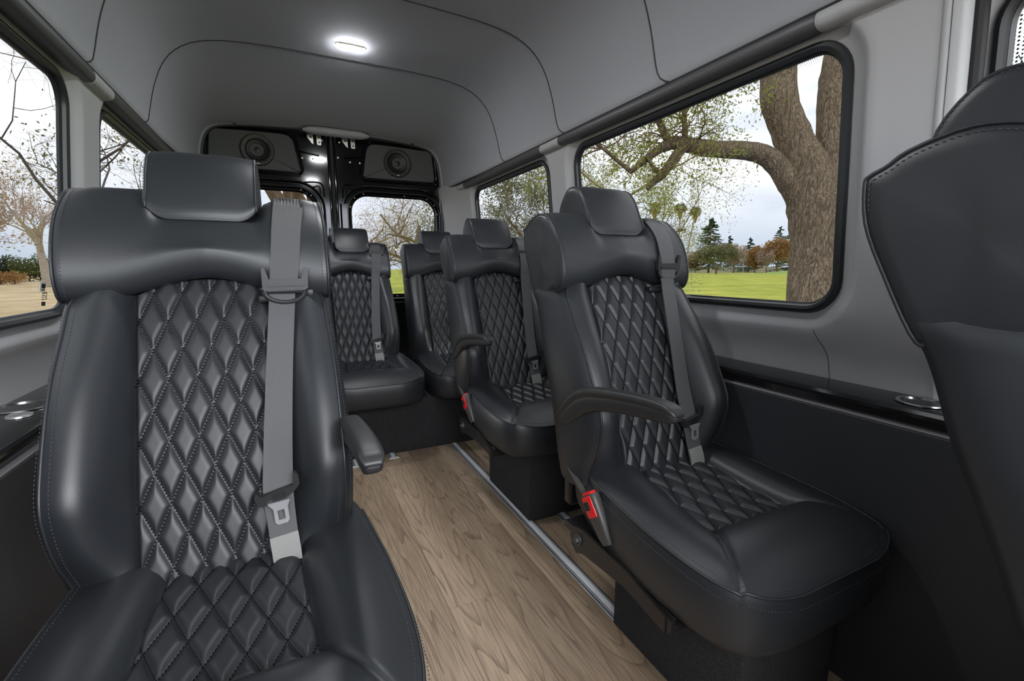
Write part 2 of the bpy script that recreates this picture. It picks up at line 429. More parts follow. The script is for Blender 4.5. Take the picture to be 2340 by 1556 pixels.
WIN = [(.746, 1.95, 1.005, 1.685), (2.215, 3.26, 1.02, 1.685), (-.85, .485, 1.0, 1.685)]
CELL = [(.52, 2.135), (2.135, 3.84), (-1.0, .56)]
REC = [.155, .075, .03]
def wall_side(s, name):
    zlo = .79 if s > 0 else .745
    mb = MB(); wins = []
    for (y0, y1, z0, z1), (c0, c1) in zip(WIN, CELL):
        outb = .055 if c0 < 0 else 0.0
        base = rrect(y0, y1, z0, z1, (.085, .085, .085, .085))
        # cell boundary with one vertex for each loop vertex: project from the window centre to the rectangle
        cy, cz_ = (y0 + y1) / 2, (z0 + z1) / 2
        bd = []
        for y, z in base:
            if   y >= y1 - .0851 and z <= z0 + .0851: q = None
            dy, dz = (y - cy) / ((y1 - y0) / 2), (z - cz_) / ((z1 - z0) / 2)
            m_ = max(abs(dy), abs(dz)); dy /= m_; dz /= m_
            bd.append((cy + dy * ((c1 - cy) if dy > 0 else (cy - c0)), cz_ + dz * ((1.765 - cz_) if dz > 0 else (cz_ - zlo))))
        bd = np.array(bd)
        rings = []
        for d, o_ in ((-.006, .042), (.004, .030), (.018, .026), (.034, .024), (.046, .012), (.056, .002), (.064, -.001)):
            E_ = expand(base, d); E_[:, 1] = np.minimum(E_[:, 1], 1.764)
            rings.append((E_, o_ + outb))
        E0 = rings[-1][0]
        for k in (.12, .3, .5, .7, .85, 1.0): rings.append((E0 + (bd - E0) * k, outb))
        grid(mb, [loop_at(s, E_, o_) for E_, o_ in rings], False, True)
        wins.append((base, outb))
    wl = mb.obj(name, M['wall'], kind='structure', auto=None)
    return wl, wins
wallR, winsR = wall_side(1, 'wall_right')
WIN = [(a, b, c - .024, d) for a, b, c, d in WIN]
wallL, winsL = wall_side(-1, 'wall_left')
# panel joints under the windows, pillar beads
for s, wl in ((1, wallR), (-1, wallL)):
    zlo = .795 if s > 0 else .745
    for yy in (.80, 2.14):
        P = [(side_x(s, yy, z, -.0005), yy + .02 * smooth((z - .87) / .08) - .02, z) for z in np.linspace(.945, zlo, 14)]
        t_ = MB(); tube(t_, P, .0012, 5); t_.obj('panel_joint', M['rail'], wl)
def bar2(idx, s):
    # jamb of the front side opening: pillar return, black seal
    mb = MB(); P = []
    for z in np.linspace(.795, 1.765, 24):
        P.append([(side_x(s, .52, z, o_), y, z) for y, o_ in ((.535, -.003), (.522, -.002), (.514, .003), (.511, .012), (.510, .03), (.510, .055))])
    grid(mb, P); j = mb.obj('trim_%d' % idx, M['wall'], kind='structure')
    t_ = MB(); tube(t_, [(side_x(s, .49, z, .030), .502, z) for z in np.linspace(.80, 1.77, 20)], .011, 8); t_.obj('door_seal', M['rubber'], j)
    t_ = MB(); tube(t_, [(side_x(s, .49, z, .062), .510, z) for z in np.linspace(.80, 1.77, 20)], .010, 8); t_.obj('door_seal', M['rubber'], j)
    # shallow bead in the pillar face
    t_ = MB(); tube(t_, [(side_x(s, .545, z, .010), .545, z) for z in np.linspace(1.25, 1.76, 20)], .014, 10); t_.obj('pillar_bead', M['wall'], j)
bar2(6, 1); bar2(7, -1)

# windows: gasket + pane
wi = 0
for s, wins in ((1, winsR), (-1, winsL)):
    for base, outb in wins:
        wi += 1
        g = MB(); lp = loop_at(s, expand(base, .002), .026 + outb)
        tube(g, lp, .0125, 8, closed=True)
        lp2 = loop_at(s, expand(base, -.010), .036 + outb); tube(g, lp2, .007, 6, closed=True)
        w = g.obj('window_%d' % wi, M['gasket'], kind='structure')
        p = MB(); lp = loop_at(s, expand(base, -.004), .040 + outb); lo = loop_at(s, expand(base, -.004), .044 + outb)
        c1 = lp.mean(0); n_ = len(lp)
        k = [c1 + (lp - c1) * f_ for f_ in (1, .66, .33)]
        for q in k:
            pass
        # flat triangulated pane following the wall's lean: strips from the loop to its vertical mid line
        mid = np.array([(side_x(s, min(max(q[1], base[:, 0].min() + .2), base[:, 0].max() - .2), 1.345, .040 + outb), min(max(q[1], base[:, 0].min() + .2), base[:, 0].max() - .2), 1.345) for q in lp])
        grid(p, [lp + (mid - lp) * f_ for f_ in (0, .25, .5, .75, 1)], False, True)
        p.obj('pane', M['glass'], w)
        # ceramic dots along the top edge
        fb = MB(); y0, y1 = base[:, 0].min(), base[:, 0].max()
        nrow = 4
        for r_ in range(nrow):
            zt = base[:, 1].max() - .012 - r_ * .0055; rad = .0021 - r_ * .00040
            for y in np.arange(y0 + .06 + (r_ % 2) * .0028, y1 - .06, .0056):
                x = side_x(s, y, zt, .0385 + outb)
                fb.add([(x, y - rad, zt), (x, y, zt - rad), (x, y + rad, zt), (x, y, zt + rad)], [(0, 1, 2, 3)])
        if wi in (1, 3, 4): fb.obj('frit_dots', M['rubber'], w, smooth=False, kind='stuff')
        if wi == 3:
            fb = MB()
            for r_ in range(6):
                yv = y1 - .014 - r_ * .0075; rad = .0030 - r_ * .00042
                for z in np.arange(1.25 + (r_ % 2) * .0038, 1.62, .0076):
                    x = side_x(s, yv, z, .0385 + outb)
                    fb.add([(x, yv - rad, z), (x, yv, z - rad), (x, yv + rad, z), (x, yv, z + rad)], [(0, 1, 2, 3)])
            fb.obj('frit_dots', M['rubber'], w, smooth=False, kind='stuff')

# stickers on the left front window (printed faces)
def sticker(name, label, yc, zc, w, h, white, rows):
    r = thing(name, label, 'sticker', (side_x(-1, yc, zc, .037), yc, zc))
    if white:
        b_ = MB(); box(b_, (0, -w / 2, -h / 2), (.0008, w / 2, h / 2)); b_.obj('paper', M['white_plastic'], r, smooth=False)
    b_ = MB()
    for (y0, y1, z0, z1) in rows: box(b_, (.0007, y0 * w, z0 * h), (.0014, y1 * w, z1 * h))
    b_.obj('print', M['rubber'], r, smooth=False)
    r.rotation_euler = (math.radians(-4), math.radians(8), 0)
bars = []; y = -.22; rr_ = random.Random(3)
while y < .42:
    w = rr_.choice((.015, .03, .045)); bars.append((y, y + w, -.16, .3)); y += w + rr_.choice((.02, .03))
bars += [(-.22 + k * .09, -.16 + k * .09, -.36, -.26) for k in range(7)]
sticker('barcode_sticker', 'small white barcode sticker on the left window, above the dark print', 1.805, 1.066, .034, .03, True, bars)
rows = [(-.5, -.05, .38, .46), (0, .5, .42, .5), (-.5, -.3, .24, .3), (-.25, .2, .25, .31), (-.5, -.1, .10, .16), (.1, .3, .12, .2), (-.5, .0, -.06, 0), (.2, .5, -.04, .02), (.44, .5, -.04, .48)]
rows += [(-.5 + k * .075, -.46 + k * .075, -.5, -.2) for k in range(11)]
sticker('window_print', 'dark printed marks on the left window, below the white barcode sticker', 1.812, 1.030, .03, .04, False, rows)

# lower side panels, ledge strips, gloss shelves
def lower_side(s, nm, zl, zs, xin):
    b_ = MB(); P = []
    prof = [(.0, .015), (zl * .3, .008), (zl * .7, .002), (zl - .004, 0), (zl, .003), (zl, .016), (zl - .01, .018), (zl - .02, .018), (zl - .3, .02)]
    for y in (-.9, 0, .6, 1.2, 1.8, 2.4, 2.7): P.append([(XC + s * (xin + .0) - s * d * 0 + s * (d if i > 3 else -d * .0), y, z) for i, (z, d) in enumerate(prof)])
    grid(b_, P)
    o = b_.obj('baseboard_' + nm, M['panel'], kind='structure', auto=30)
    e = MB(); box(e, (XC + s * xin - .0005 * 0 - (0 if s > 0 else .018), -.9, zl), (XC + s * xin + (.018 if s > 0 else 0), 2.7, zl + .0045), .0015)
    e.obj('edge_strip', M['panel_edge'], o)
    # shelf
    b_ = MB(); x0 = xin - .003
    prof = [(x0 + .02, zl - .02), (x0 + .02, zs - .025), (x0 + .004, zs - .022), (x0, zs - .012), (x0 + .002, zs - .003), (x0 + .009, zs), (half(zs) + .02, zs + .004)]
    grid(b_, [[(XC + s * (x - (inset(y) if y > 3.3 else 0)), y, z) for x, z in prof] for y in (-.9, 0, .9, 1.8, 2.7, 3.3, 3.5, 3.75)])
    return b_.obj('trim_%d' % (9 if s > 0 else 10), M['shelf'], kind='structure', auto=30)
shelfR = lower_side(1, 'right', .742, .795, .945)
shelfL = lower_side(-1, 'left', .692, .750, .915)

def cup_holder(label, x, y, z, r):
    t = thing('cup_holder', label, 'cup holder', (x, y, z), group='steel cup holders in the side shelves')
    b_ = MB(); lathe(b_, [(r + .009, .0008), (r + .008, .003), (r + .003, .0042), (r, .003), (r, -.0), (r - .001, -.03), (r - .002, -.058), (r - .012, -.062), (0, -.062)], 40)
    b_.obj('cup_liner', M['steel'], t)
    return t
for (sh, x, y, z, r) in ((shelfR, 1.358, .535, .8025, .047), (shelfL, -.668, 1.64, .7525, .05)): pass
cup_holder('steel cup holder sunk in the right shelf behind the foreground seat', 1.362, .535, .798, .042)
cup_holder('steel cup holder sunk in the left shelf beside the big near seat', -.664, 1.635, .753, .054)
lt = thing('shelf_button', 'small round silver button on the left shelf beside the cup holder', 'button', (-.628, 1.535, .7525))
b_ = MB(); lathe(b_, [(.026, 0), (.025, .004), (.021, .006), (.019, .0045), (0, .0055)], 28); b_.obj('bezel', M['chrome'], lt)

# rear doors
DY = 3.80
def dloop(L2, y): return np.array([(a, y, b) for a, b in L2])
def rear_door(idx, s):
    """s=+1 the right leaf"""
    X = lambda a: XC + s * a
    mb = MB()
    base = rrect(.125, .80, .90, 1.682, (.06, .13, .13, .06), 8)
    c0, c1, d0, d1 = .018, .90, .02, 2.16
    cy, cz_ = (.125 + .80) / 2, 1.29
    bd = []
    for y, z in base:
        dy, dz = (y - cy) / .3375, (z - cz_) / .391
        m_ = max(abs(dy), abs(dz)); dy /= m_; dz /= m_
        bd.append((cy + dy * ((c1 - cy) if dy > 0 else (cy - c0)), cz_ + dz * ((d1 - cz_) if dz > 0 else (cz_ - d0))))
    bd = np.array(bd); rings = []
    for d, yo in ((-.008, .075), (0, .070), (.003, .045), (.012, .040), (.018, .044), (.022, .02), (.027, .012), (.034, .012), (.040, .022), (.048, .022), (.056, .008), (.064, .0), (.075, .0)):
        rings.append((expand(base, d), yo))
    E0 = rings[-1][0]
    # keep the rings on the centre side from crossing the leaf edge
    for k in (.2, .45, .7, .9, 1.0): rings.append((E0 + (bd - E0) * k, 0 if k < 1 else .012))
    rr2 = []
    for E_, yo in rings:
        E_ = E_.copy(); E_[:, 0] = np.maximum(E_[:, 0], c0); rr2.append([(X(a), DY + yo, b) for a, b in E_])
    grid(mb, rr2, False, True)
    d = mb.obj('door_%d' % idx, M['gloss'], kind='structure', auto=35)
    p = MB(); lp = np.array([(X(a), DY + .072, b) for a, b in base]); c = lp.mean(0)
    grid(p, [c + (lp - c) * k for k in (1, .5, .02)], False, True); p.obj('pane', M['glass'], d)
    # little weld nuts round the frame
    nb = MB()
    for k in range(0, len(base), 3):
        a, b = base[k]; lathe(nb, [(.0, DY + .036), (.004, DY + .037), (.005, DY + .042)], 8, 'y', (X(a + (.008 if a > cy else -.008)), 0, b + (.008 if b > cz_ else -.008)))
    nb.obj('frame_clips', M['zinc'], d, kind='stuff')
    # speaker board: rounded trapezoid with raised bead
    def trap(g):
        L_ = [(.225, 1.808), (.77, 1.808), (.775, 1.86), (.762, 2.01), (.735, 2.045), (.65, 2.052), (.36, 2.06), (.315, 2.045), (.285, 2.0), (.222, 1.84)]
        L_ = [(.235, 1.806), (.262, 1.803), (.74, 1.806), (.768, 1.812), (.776, 1.84), (.764, 1.98), (.752, 2.022), (.72, 2.042), (.40, 2.052), (.300, 2.049), (.268, 2.030), (.250, 1.99), (.226, 1.845), (.222, 1.82)]
        P = np.array(L_); c = P.mean(0); t = np.roll(P, -1, 0) - np.roll(P, 1, 0); t /= np.linalg.norm(t, axis=1)[:, None]
        P = P + np.stack([t[:, 1], -t[:, 0]], 1) * g
        return spline(P, 64, True)
    sb = MB(); T0 = trap(0); c = T0.mean(0)
    def tl(P, y): return [(X(a), y, b) for a, b in P]
    grid(sb, [tl(T0, DY + .002), tl(T0, DY - .006), tl(c + (T0 - c) * .985, DY - .008), tl(c + (T0 - c) * .5, DY - .008), tl(c + (T0 - c) * .02, DY - .008)], False, True)
    pb = sb.obj('speaker_panel', M['spk_panel'], d, smooth=False)
    rb = MB(); tube(rb, [(X(a), DY - .003, b) for a, b in trap(.020)], .009, 8, closed=True); rb.obj('panel_bead', M['gloss'], d)
    # speaker
    sc = (X(.483), DY - .008, 1.928)
    sp = MB(); lathe(sp, [(.106, 0), (.106, -.010), (.100, -.016), (.082, -.017), (.072, -.012), (.070, -.006)], 48, 'y', sc); sr = sp.obj('speaker_ring', M['rubber'], pb)
    sp = MB(); lathe(sp, [(.071, -.006), (.066, -.012), (.058, -.010), (.03, .006), (.026, .006), (.02, -.002), (.0, -.006)], 40, 'y', sc); sp.obj('speaker_cone', M['rubber'], pb)
    b_ = MB(); box(b_, (sc[0] - .009, sc[1] - .0185, sc[2] - .094), (sc[0] + .009, sc[1] - .0165, sc[2] - .089), .0008); b_.obj('speaker_badge', M['white_plastic'], pb)
    # latch brackets near the top centre
    tz, pl_ = ((-.159, -.097) if s < 0 else (.078, .139))
    for w_, x0_, poly in ((0, tz, [(0, 0), (.040, 0), (.040, -.066), (.030, -.062), (0, -.022)]), (1, pl_, [(0, 0), (.030, 0), (.031, -.064), (.026, -.069), (.007, -.069), (.002, -.063)])):
        b_ = MB(); prism(b_, [(XC + x0_ + q[0], 2.072 + q[1]) for q in poly], 'y', DY - .012, DY - .006); lb = b_.obj('latch_bracket', M['zinc'], d, smooth=False)
        for xx, zz in (((.024, 2.052),) if w_ == 0 else ((.017, 2.056), (.018, 2.022))):
            b_ = MB(); lathe(b_, [(.007, 0), (.006, -.005), (.0, -.005)], 10, 'y', (XC + x0_ + xx, DY - .012, zz)); b_.obj('screw', M['black_steel'], lb)
    # pressed ridge under brackets and the corner swage
    for pts, r_ in (([(.275, 1.975), (.25, 1.958), (.21, 1.948), (.12, 1.935), (.085, 1.932)], .006), ([(.20, 1.735), (.16, 1.74), (.115, 1.742), (.085, 1.735), (.07, 1.705), (.066, 1.64)], .006), ([(.15, 1.70), (.10, 1.715), (.09, 1.66)], .004)):
        b_ = MB(); tube(b_, spline([(X(a), DY - .001, z) for a, z in pts], 20), r_, 8); b_.obj('pressed_ridge', M['gloss'], d)
    # small bolts on the leaf
    for a, z in ((.30, 1.93), (.20, 1.905), (.13, 1.905), (.045, 1.93), (.06, 2.04)):
        b_ = MB(); lathe(b_, [(.007, 0), (.006, -.006), (.0, -.007)], 10, 'y', (X(a), DY, z)); b_.obj('bolt', M['zinc'], d)
    # edge flange beside the centre gap
    b_ = MB(); box(b_, (min(X(.012), X(.03)), DY - .012, .1), (max(X(.012), X(.03)), DY + .01, 2.15), .004); b_.obj('edge_flange', M['gloss'], d)
    # smooth column between the gap and the window, which mirrors the daylight
    if s > 0: b_ = MB(); prism(b_, [(X(.04), DY), (X(.052), DY - .012), (X(.09), DY - .012), (X(.098), DY)], 'z', .2, 1.60); b_.obj('door_column', M['gloss'], d)
rear_door(1, 1); rear_door(2, -1)
b_ = MB(); tube(b_, [(XC - .006, DY - .006, z) for z in np.linspace(.1, 2.1, 10)], .0085, 8); tube(b_, [(XC + .008, DY - .002, z) for z in np.linspace(.1, 2.1, 10)], .006, 8)
b_.obj('trim_11', M['rubber'], kind='structure')
# door opening surround (body flange behind the headliner)
op = [(XC + s_ * a, 3.775, z) for s_, pts in ((1, h1[6:] * np.array([.985, 1])), ) for a, z in pts] + [(XC - a * .985, 3.775, z) for a, z in h1[6:][::-1][1:]]
op = [(XC + .835, 3.775, z) for z in np.linspace(.05, 1.72, 14)] + [tuple(p) for p in op] + [(XC - .835, 3.775, z) for z in np.linspace(1.72, .05, 14)]
b_ = MB(); tube(b_, op, .014, 8); b_.obj('trim_12', M['rubber'], kind='structure')
for s, k in ((1, 13), (-1, 14)):
    b_ = MB(); P = []
    for z in np.linspace(.05, 1.76, 24):
        P.append([(side_x(s, 3.62, z, 0) if i == 0 else XC + s * a, y, z) for i, (a, y) in enumerate(((0, 3.62), (.862 + .05 * (half(z) - .9), 3.72), (.845, 3.755), (.836, 3.785)))])
    grid(b_, P); b_.obj('trim_%d' % k, M['wall'], kind='structure')

# ceiling lamp
def ceiling_lamp(x, y, z, label):
    t = thing('ceiling_lamp', label, 'lamp', (x, y, z))
    pl = [(-.085, -.014), (-.07, -.03), (0, -.036), (.07, -.03), (.085, -.014), (.085, .014), (.07, .03), (0, .036), (-.07, .03), (-.085, .014)]
    P = np.array(pl) * .8; b_ = MB()
    loft(b_, [[(a * k, b * k, h) for a, b in P] for k, h in ((1.08, 0), (1.08, -.006), (1.0, -.010), (.98, -.010))], cap=False)
    b_.obj('lamp_bezel', M['white_plastic'], t, auto=30)
    b_ = MB(); loft(b_, [[(a * k, b * k, h) for a, b in P] for k, h in ((1.0, -.009), (.95, -.014), (.7, -.018), (.3, -.020), (.02, -.020))]); b_.obj('lamp_lens', M['led'], t)
    return t
ceiling_lamp(.352, 2.52, 2.182, 'bright white LED lamp glowing on the grey headliner, nearest the rear doors')
ceiling_lamp(.352, 1.30, 2.182, 'added LED lamp out of view on the headliner, brightening the near seats')  # unseen fill lamp, added to light the seats from above

# seat tracks on the floor
def track(label, x, y0, y1, broken=False):
    t = thing('floor_track', label, 'floor track', (x, y0, 0))
    d = y1 - y0
    b_ = MB(); prism(b_, [(-.026, 0), (.026, 0), (.026, .002), (.017, .007), (-.017, .007), (-.026, .002)], 'y', 0, d); b_.obj('track_body', M['track'], t, smooth=False)
    b_ = MB(); prism(b_, [(-.0095, .0068), (.0095, .0068), (.0085, .0082), (-.0085, .0082)], 'y', 0, d); b_.obj('centre_strip', M['alu'], t, smooth=False)
    b_ = MB()
    for xx in (-.022, -.0195, -.017, .017, .0195, .022): box(b_, (xx - .0006, 0, .0035), (xx + .0006, d, .0062))
    b_.obj('rib_lines', M['rubber'], t, smooth=False)
    if broken:
        b_ = MB(); prism(b_, [(-.028, -.006), (-.012, -.001), (0, -.008), (.012, 0), (.027, -.007), (.025, .006), (-.025, .006)], 'z', .002, .010); b_.obj('end_cap', M['white_plastic'], t, smooth=False)
track('long aluminium floor track along the right edge of the aisle', .893, -.8, 2.70)
track('aluminium floor track between the right pedestals, beyond the aisle track', 1.062, -.8, 2.70)
track('short track stub with white end at bench, nearer the big left seat', .286, 2.60, 2.71, True)
track('short track stub with white end at bench, farther from the big left seat', .498, 2.63, 2.71, True)

# bench plinth
bp_ = thing('bench_plinth', 'black carpeted plinth box under the rear bench seats', 'plinth', (XC, 3.1, 0))
b_ = MB(); box(b_, (-.90, -.39, 0), (.90, .35, .335), .006); b_.obj('plinth_box', M['carpet'], bp_)

# ------------------------------------------------------------------ seats
YC = [(.47, -.112), (.55, -.083), (.68, -.040), (.79, .003), (.93, .062), (1.02, .103), (1.10, .142)]
YF = [(.47, -.040), (.53, -.052), (.60, -.086), (.66, -.103), (.72, -.103), (.80, -.066), (.9, -.008), (1.0, .066), (1.075, .118)]
YR = [(.47, .09), (.52, .10), (.68, .14), (.8, .185), (.9, .232), (1.0, .270), (1.075, .315)]
WS = [(.47, .230), (.6, .238), (.75, .241), (.9, .240), (1.0, .234), (1.045, .230), (1.075, .215)]
WB = [(.47, .258), (.55, .266), (.7, .270), (.8, .268), (.92, .260), (1.0, .2565), (1.045, .254), (1.075, .232)]
for T in (YC, YF, YR, WS, WB):
    t = np.array(T); zz = np.linspace(.47, 1.10, 64)
    # smooth table by cubic sampling
    sp_ = spline(T, 64); T[:] = [tuple(p) for p in sp_[np.argsort(sp_[:, 0])]]
QW = .138   # half width of the quilted field
def back_y(x, z):
    a = np.abs(x); yc = interp(z, YC); yf = interp(z, YF); ws = interp(z, WS)
    t = np.clip((a - QW - .001) / (ws - QW - .001), 0, 1)
    yb = yc + .010 + (yf - yc - .010) * (1 - (1 - smooth(t ** .62)) ** 1.25) - .020 * np.sin(math.pi * np.clip(t, 0, 1) ** .8)
    ins = yc + .032
    k = smooth((a - (QW - .006)) / .006)
    return ins * (1 - k) + yb * k

def quilt_h(x, z, dx, dz, h):
    a = x / dx + z / dz; b = x / dx - z / dz
    da = np.abs(np.sin(math.pi * a)); db = np.abs(np.sin(math.pi * b))
    return h * (1 - (1 - np.minimum(1, np.minimum(da, db) * 1.15)) ** 2.0)

CX = .028     # the cushion sits a little off the backrest's centre
def make_meshes():
    ME = {}
    # --- backrest
    nu, nv = 61, 44; zs = np.linspace(.485, 1.075, nv)
    U = np.linspace(-1, 1, nu); U = np.sign(U) * np.abs(U) ** .8
    P = np.zeros((nv, nu, 3))
    for j, z in enumerate(zs):
        x = U * interp(z, WS); P[j, :, 0] = x; P[j, :, 1] = back_y(x, z); P[j, :, 2] = z
    mb = MB(); grid(mb, P)
    per = [(0, i) for i in range(nu)] + [(j, nu - 1) for j in range(1, nv)] + [(nv - 1, i) for i in range(nu - 2, -1, -1)] + [(j, 0) for j in range(nv - 2, 0, -1)]
    loop0 = np.array([P[j, i] for j, i in per]); rings = [loop0]
    for kx, ky in ((.45, .06), (.8, .18), (1.0, .40), (1.0, .70), (.965, .92), (.92, 1.0), (.5, 1.03), (.02, 1.03)):
        R_ = []
        for p in loop0:
            z = p[2]; ws, wb, yf, yr = interp(z, WS), interp(z, WB), interp(z, YF), interp(z, YR)
            if ky <= .75: xx = p[0] * (1 + (wb / ws - 1) * kx)
            else: xx = p[0] * wb / ws * kx
            zn = z + (.0 if ky <= 1 else (0.78 - z) * (1 - kx)); R_.append((xx, p[1] + (yr - p[1]) * ky if ky <= 1 else interp(zn, YR) + .004, zn))
        rings.append(np.array(R_))
    grid(mb, rings, False, True)
    ME['backrest'] = mb.mesh('backrest', True, None)
    # --- seam piping and stitch rows on back
    pi = MB(); st = MB()
    zz = np.linspace(.50, 1.06, 60)
    for s in (1, -1):
        path = np.array([(s * interp(z, WS) * 1.012, back_y(interp(z, WS), z) + .001, z) for z in zz]); tube(pi, path, .0032, 6)
        in_ = np.array([(s * (interp(z, WS) - .011), back_y(interp(z, WS) - .011, z) - .0006, z) for z in zz]); stitches(st, in_)
        ou = np.array([(s * (interp(z, WS) + (interp(z, WB) - interp(z, WS)) * .45 + .0015), back_y(interp(z, WS), z) + .014, z) for z in zz]); stitches(st, ou)
    # --- back insert
    nu, nv = 111, 150
    def top_arch(x): return 1.094 - .038 * (np.abs(x) / QW) ** 2.2
    Q = np.zeros((nv, nu, 3)); xs = np.linspace(-QW, QW, nu)
    def ins_pt(x, v):
        z = .482 + v * (top_arch(x) - .482)
        e = smooth((QW - np.abs(x)) / .012)
        y = interp(z, YC) + .012 - quilt_h(x + .0, z - .482, .0515, .1165, .0095) * e + (1 - e) * .012
        return y, z
    for j, v in enumerate(np.linspace(0, 1, nv)):
        y, z = ins_pt(xs, v); Q[j, :, 0] = xs; Q[j, :, 1] = y; Q[j, :, 2] = z
    mb = MB(); grid(mb, Q); ME['quilted_back'] = mb.mesh('quilted_back', True, None)
    qs = MB()
    dx, dz = .0515, .1165
    for sg in (1, -1):
        for n_ in range(-14, 15):
            pts = []
            for z in np.linspace(.49, 1.09, 120):
                x = dx * (n_ - sg * (z - .482) / dz)
                if abs(x) < QW - .004 and z < top_arch(x) - .004: pts.append((x, interp(z, YC) + .0095, z))
            if len(pts) > 3: stitches(qs, pts, .0068, .0046, .0012)
    # --- shoulder pad (upper wing)
    def wing(x, n=44):
        a = abs(x); u = a / .262; XK = .945
        zb = 1.046 + .046 * (1 - smooth(a / .215)); dip = .050 * (1 - smooth((abs(x - .015) - .088) / .045))
        belt_dip = .012 * (1 - smooth((abs(x - .172) - .030) / .015))
        zt = 1.291 - dip - belt_dip - .008 * max(0, (u - .72) / .28) ** 2
        yc = .026 * (1 - u ** 2); fr = .090 + .012 * u
        hd = .014 * (1 - smooth((abs(x - .015) - .09) / .04))
        pts = [(fr + .05 + yc, zb + .004), (fr + .012 + yc, zb + .006), (fr - .006 + yc, zb + .026), (fr - .010 + yc * .9, zb + .07), (fr + .008 + yc * .7, 1.175), (fr + .038 + yc * .45 + hd, 1.225), (.182 + hd, zt - .018), (.212, zt - .001), (.262, zt + .006), (.32, zt - .008), (.345, zt - .024 + dip * .4), (.364, 1.250), (.370, 1.238), (.362, 1.18), (.332, 1.11), (.288, 1.026), (.262, 1.018), (.19, 1.026)]
        L_ = spline(pts, n, True)
        return np.array([(x * XK * (1 - .055 * smooth((p[0] - .12) / .22)), p[0], p[1]) for p in L_])
    xs_ = list(np.linspace(-.258, .258, 61)); secs = []
    for k, dxx in ((.3, -.0175), (.78, -.0165), (.93, -.012), (.985, -.006)):
        w = wing(-.262); c = w.mean(0); q = c + (w - c) * k; q[:, 0] = w[:, 0] * .985 + dxx * .8; secs.append(q)
    secs += [wing(x) for x in xs_]
    for k, dxx in ((.985, .006), (.93, .012), (.78, .0165), (.3, .0175)):
        w = wing(.262); c = w.mean(0); q = c + (w - c) * k; q[:, 0] = w[:, 0] * .985 + dxx * .8; secs.append(q)
    mb = MB(); loft(mb, secs); ME['shoulder_pad'] = mb.mesh('shoulder_pad', True, None)
    for s in (1, -1):
        w = wing(s * .262, 64); c = w.mean(0); w2 = c + (w - c) * .995; w2[:, 0] = w[:, 0] + s * .001; tube(pi, w2, .0030, 6, closed=True)
        w3 = wing(s * .25, 64)[2:46]; c = wing(s * .25).mean(0); x3 = w3[:, 0].copy(); w3 = c + (w3 - c) * 1.006; w3[:, 0] = x3; stitches(st, w3)
        w4 = wing(s * .262, 64)[2:46]; x4 = w4[:, 0] + s * .0065; w4 = c + (w4 - c) * .93; w4[:, 0] = x4; stitches(st, w4)
    # --- headrest
    HP = [(.168, 1.222), (.162, 1.232), (.166, 1.255), (.196, 1.325), (.222, 1.362), (.246, 1.381), (.275, 1.388), (.308, 1.378), (.345, 1.33), (.356, 1.27), (.345, 1.235), (.32, 1.225), (.25, 1.218)]
    def hsec(x, k=1.0, bul=0.0):
        L_ = spline(HP, 40, True); c = np.array([.262, 1.302]); q = c + (L_ - c) * k; e_ = max(0, (abs(x) - .062) / .045); q[:, 1] += .030 * min(e_, 1.15) ** 2.2 * np.clip((1.30 - q[:, 1]) / .08, 0, 1); q[:, 1] -= .003 * min(e_, 1.15) ** 2 * np.clip((q[:, 1] - 1.31) / .07, 0, 1)
        q[:, 0] -= np.where(q[:, 0] < c[0], bul, 0)
        return np.array([(x, p[0], p[1]) for p in q])
    HX = .104; secs = []
    for k, e in ((.3, .0085), (.8, .0075), (.94, .005), (.985, .002)): secs.append(hsec(.0 - HX - e, k))
    for u in np.linspace(-1, 1, 25): secs.append(hsec(.0 + u * HX, 1.0 - .012 * abs(u) ** 6, .010 * (1 - u * u)))
    for k, e in ((.985, .002), (.94, .005), (.8, .0075), (.3, .0085)): secs.append(hsec(.0 + HX + e, k))
    mb = MB(); loft(mb, secs); ME['headrest'] = mb.mesh('headrest', True, None)
    for s in (1, -1):
        q = hsec(.0 + s * (HX + .001), .993); tube(pi, q, .0027, 6, closed=True)
        q = hsec(.0 + s * (HX - .009), 1.003); stitches(st, q[:26])
        q = hsec(.0 + s * (HX + .0052), .955); stitches(st, q[:26])
    # --- cushion
    WC = [(.055, .238), (0, .254), (-.1, .270), (-.2, .281), (-.32, .288), (-.42, .286), (-.49, .275), (-.53, .257), (-.555, .23), (-.572, .185), (-.580, .13)]
    WCs = spline(WC, 80)[::-1]
    def wc(y): return np.interp(y, WCs[:, 0], WCs[:, 1])
    ZS = spline([(.055, .546), (0, .541), (-.1, .526), (-.25, .514), (-.4, .505), (-.5, .497), (-.58, .490)], 60)[::-1]
    def zs_(y): return np.interp(y, ZS[:, 0], ZS[:, 1])
    def hi(y): return .110 + .034 * np.clip((-y + .0) / .372, 0, 1)
    YQ = -.372
    def top(x, y):
        a = np.abs(np.asarray(x, float)); y = np.broadcast_to(np.asarray(y, float), a.shape); w = wc(y); h_ = hi(y)
        t = np.clip((a - h_) / np.maximum(w - h_, .01), 0, 1)
        ri = .030 * smooth((y + .34) / .28); side = .502 + ri + (zs_(y) - .502 - ri) * t + .026 * np.sin(math.pi * t ** .75) - .010 * np.exp(-t / .06)
        s_ = np.clip((YQ - y) / (.58 + YQ), 0, 1); fa = np.clip(a / .27, 0, 1)
        front = .505 + (zs_(y) - .505) * s_ + (.034 * np.sin(math.pi * np.clip(s_, 0, 1) ** .72)) * (1 - .55 * fa ** 3) - .012 * np.exp(-s_ / .05) - .012 * s_ ** 5
        # mitre line from the field's front corner to the cushion's front corner
        p = np.stack([a - .144, y - YQ], -1); d_ = np.array([.098, -.150]); d_ = d_ / np.linalg.norm(d_)
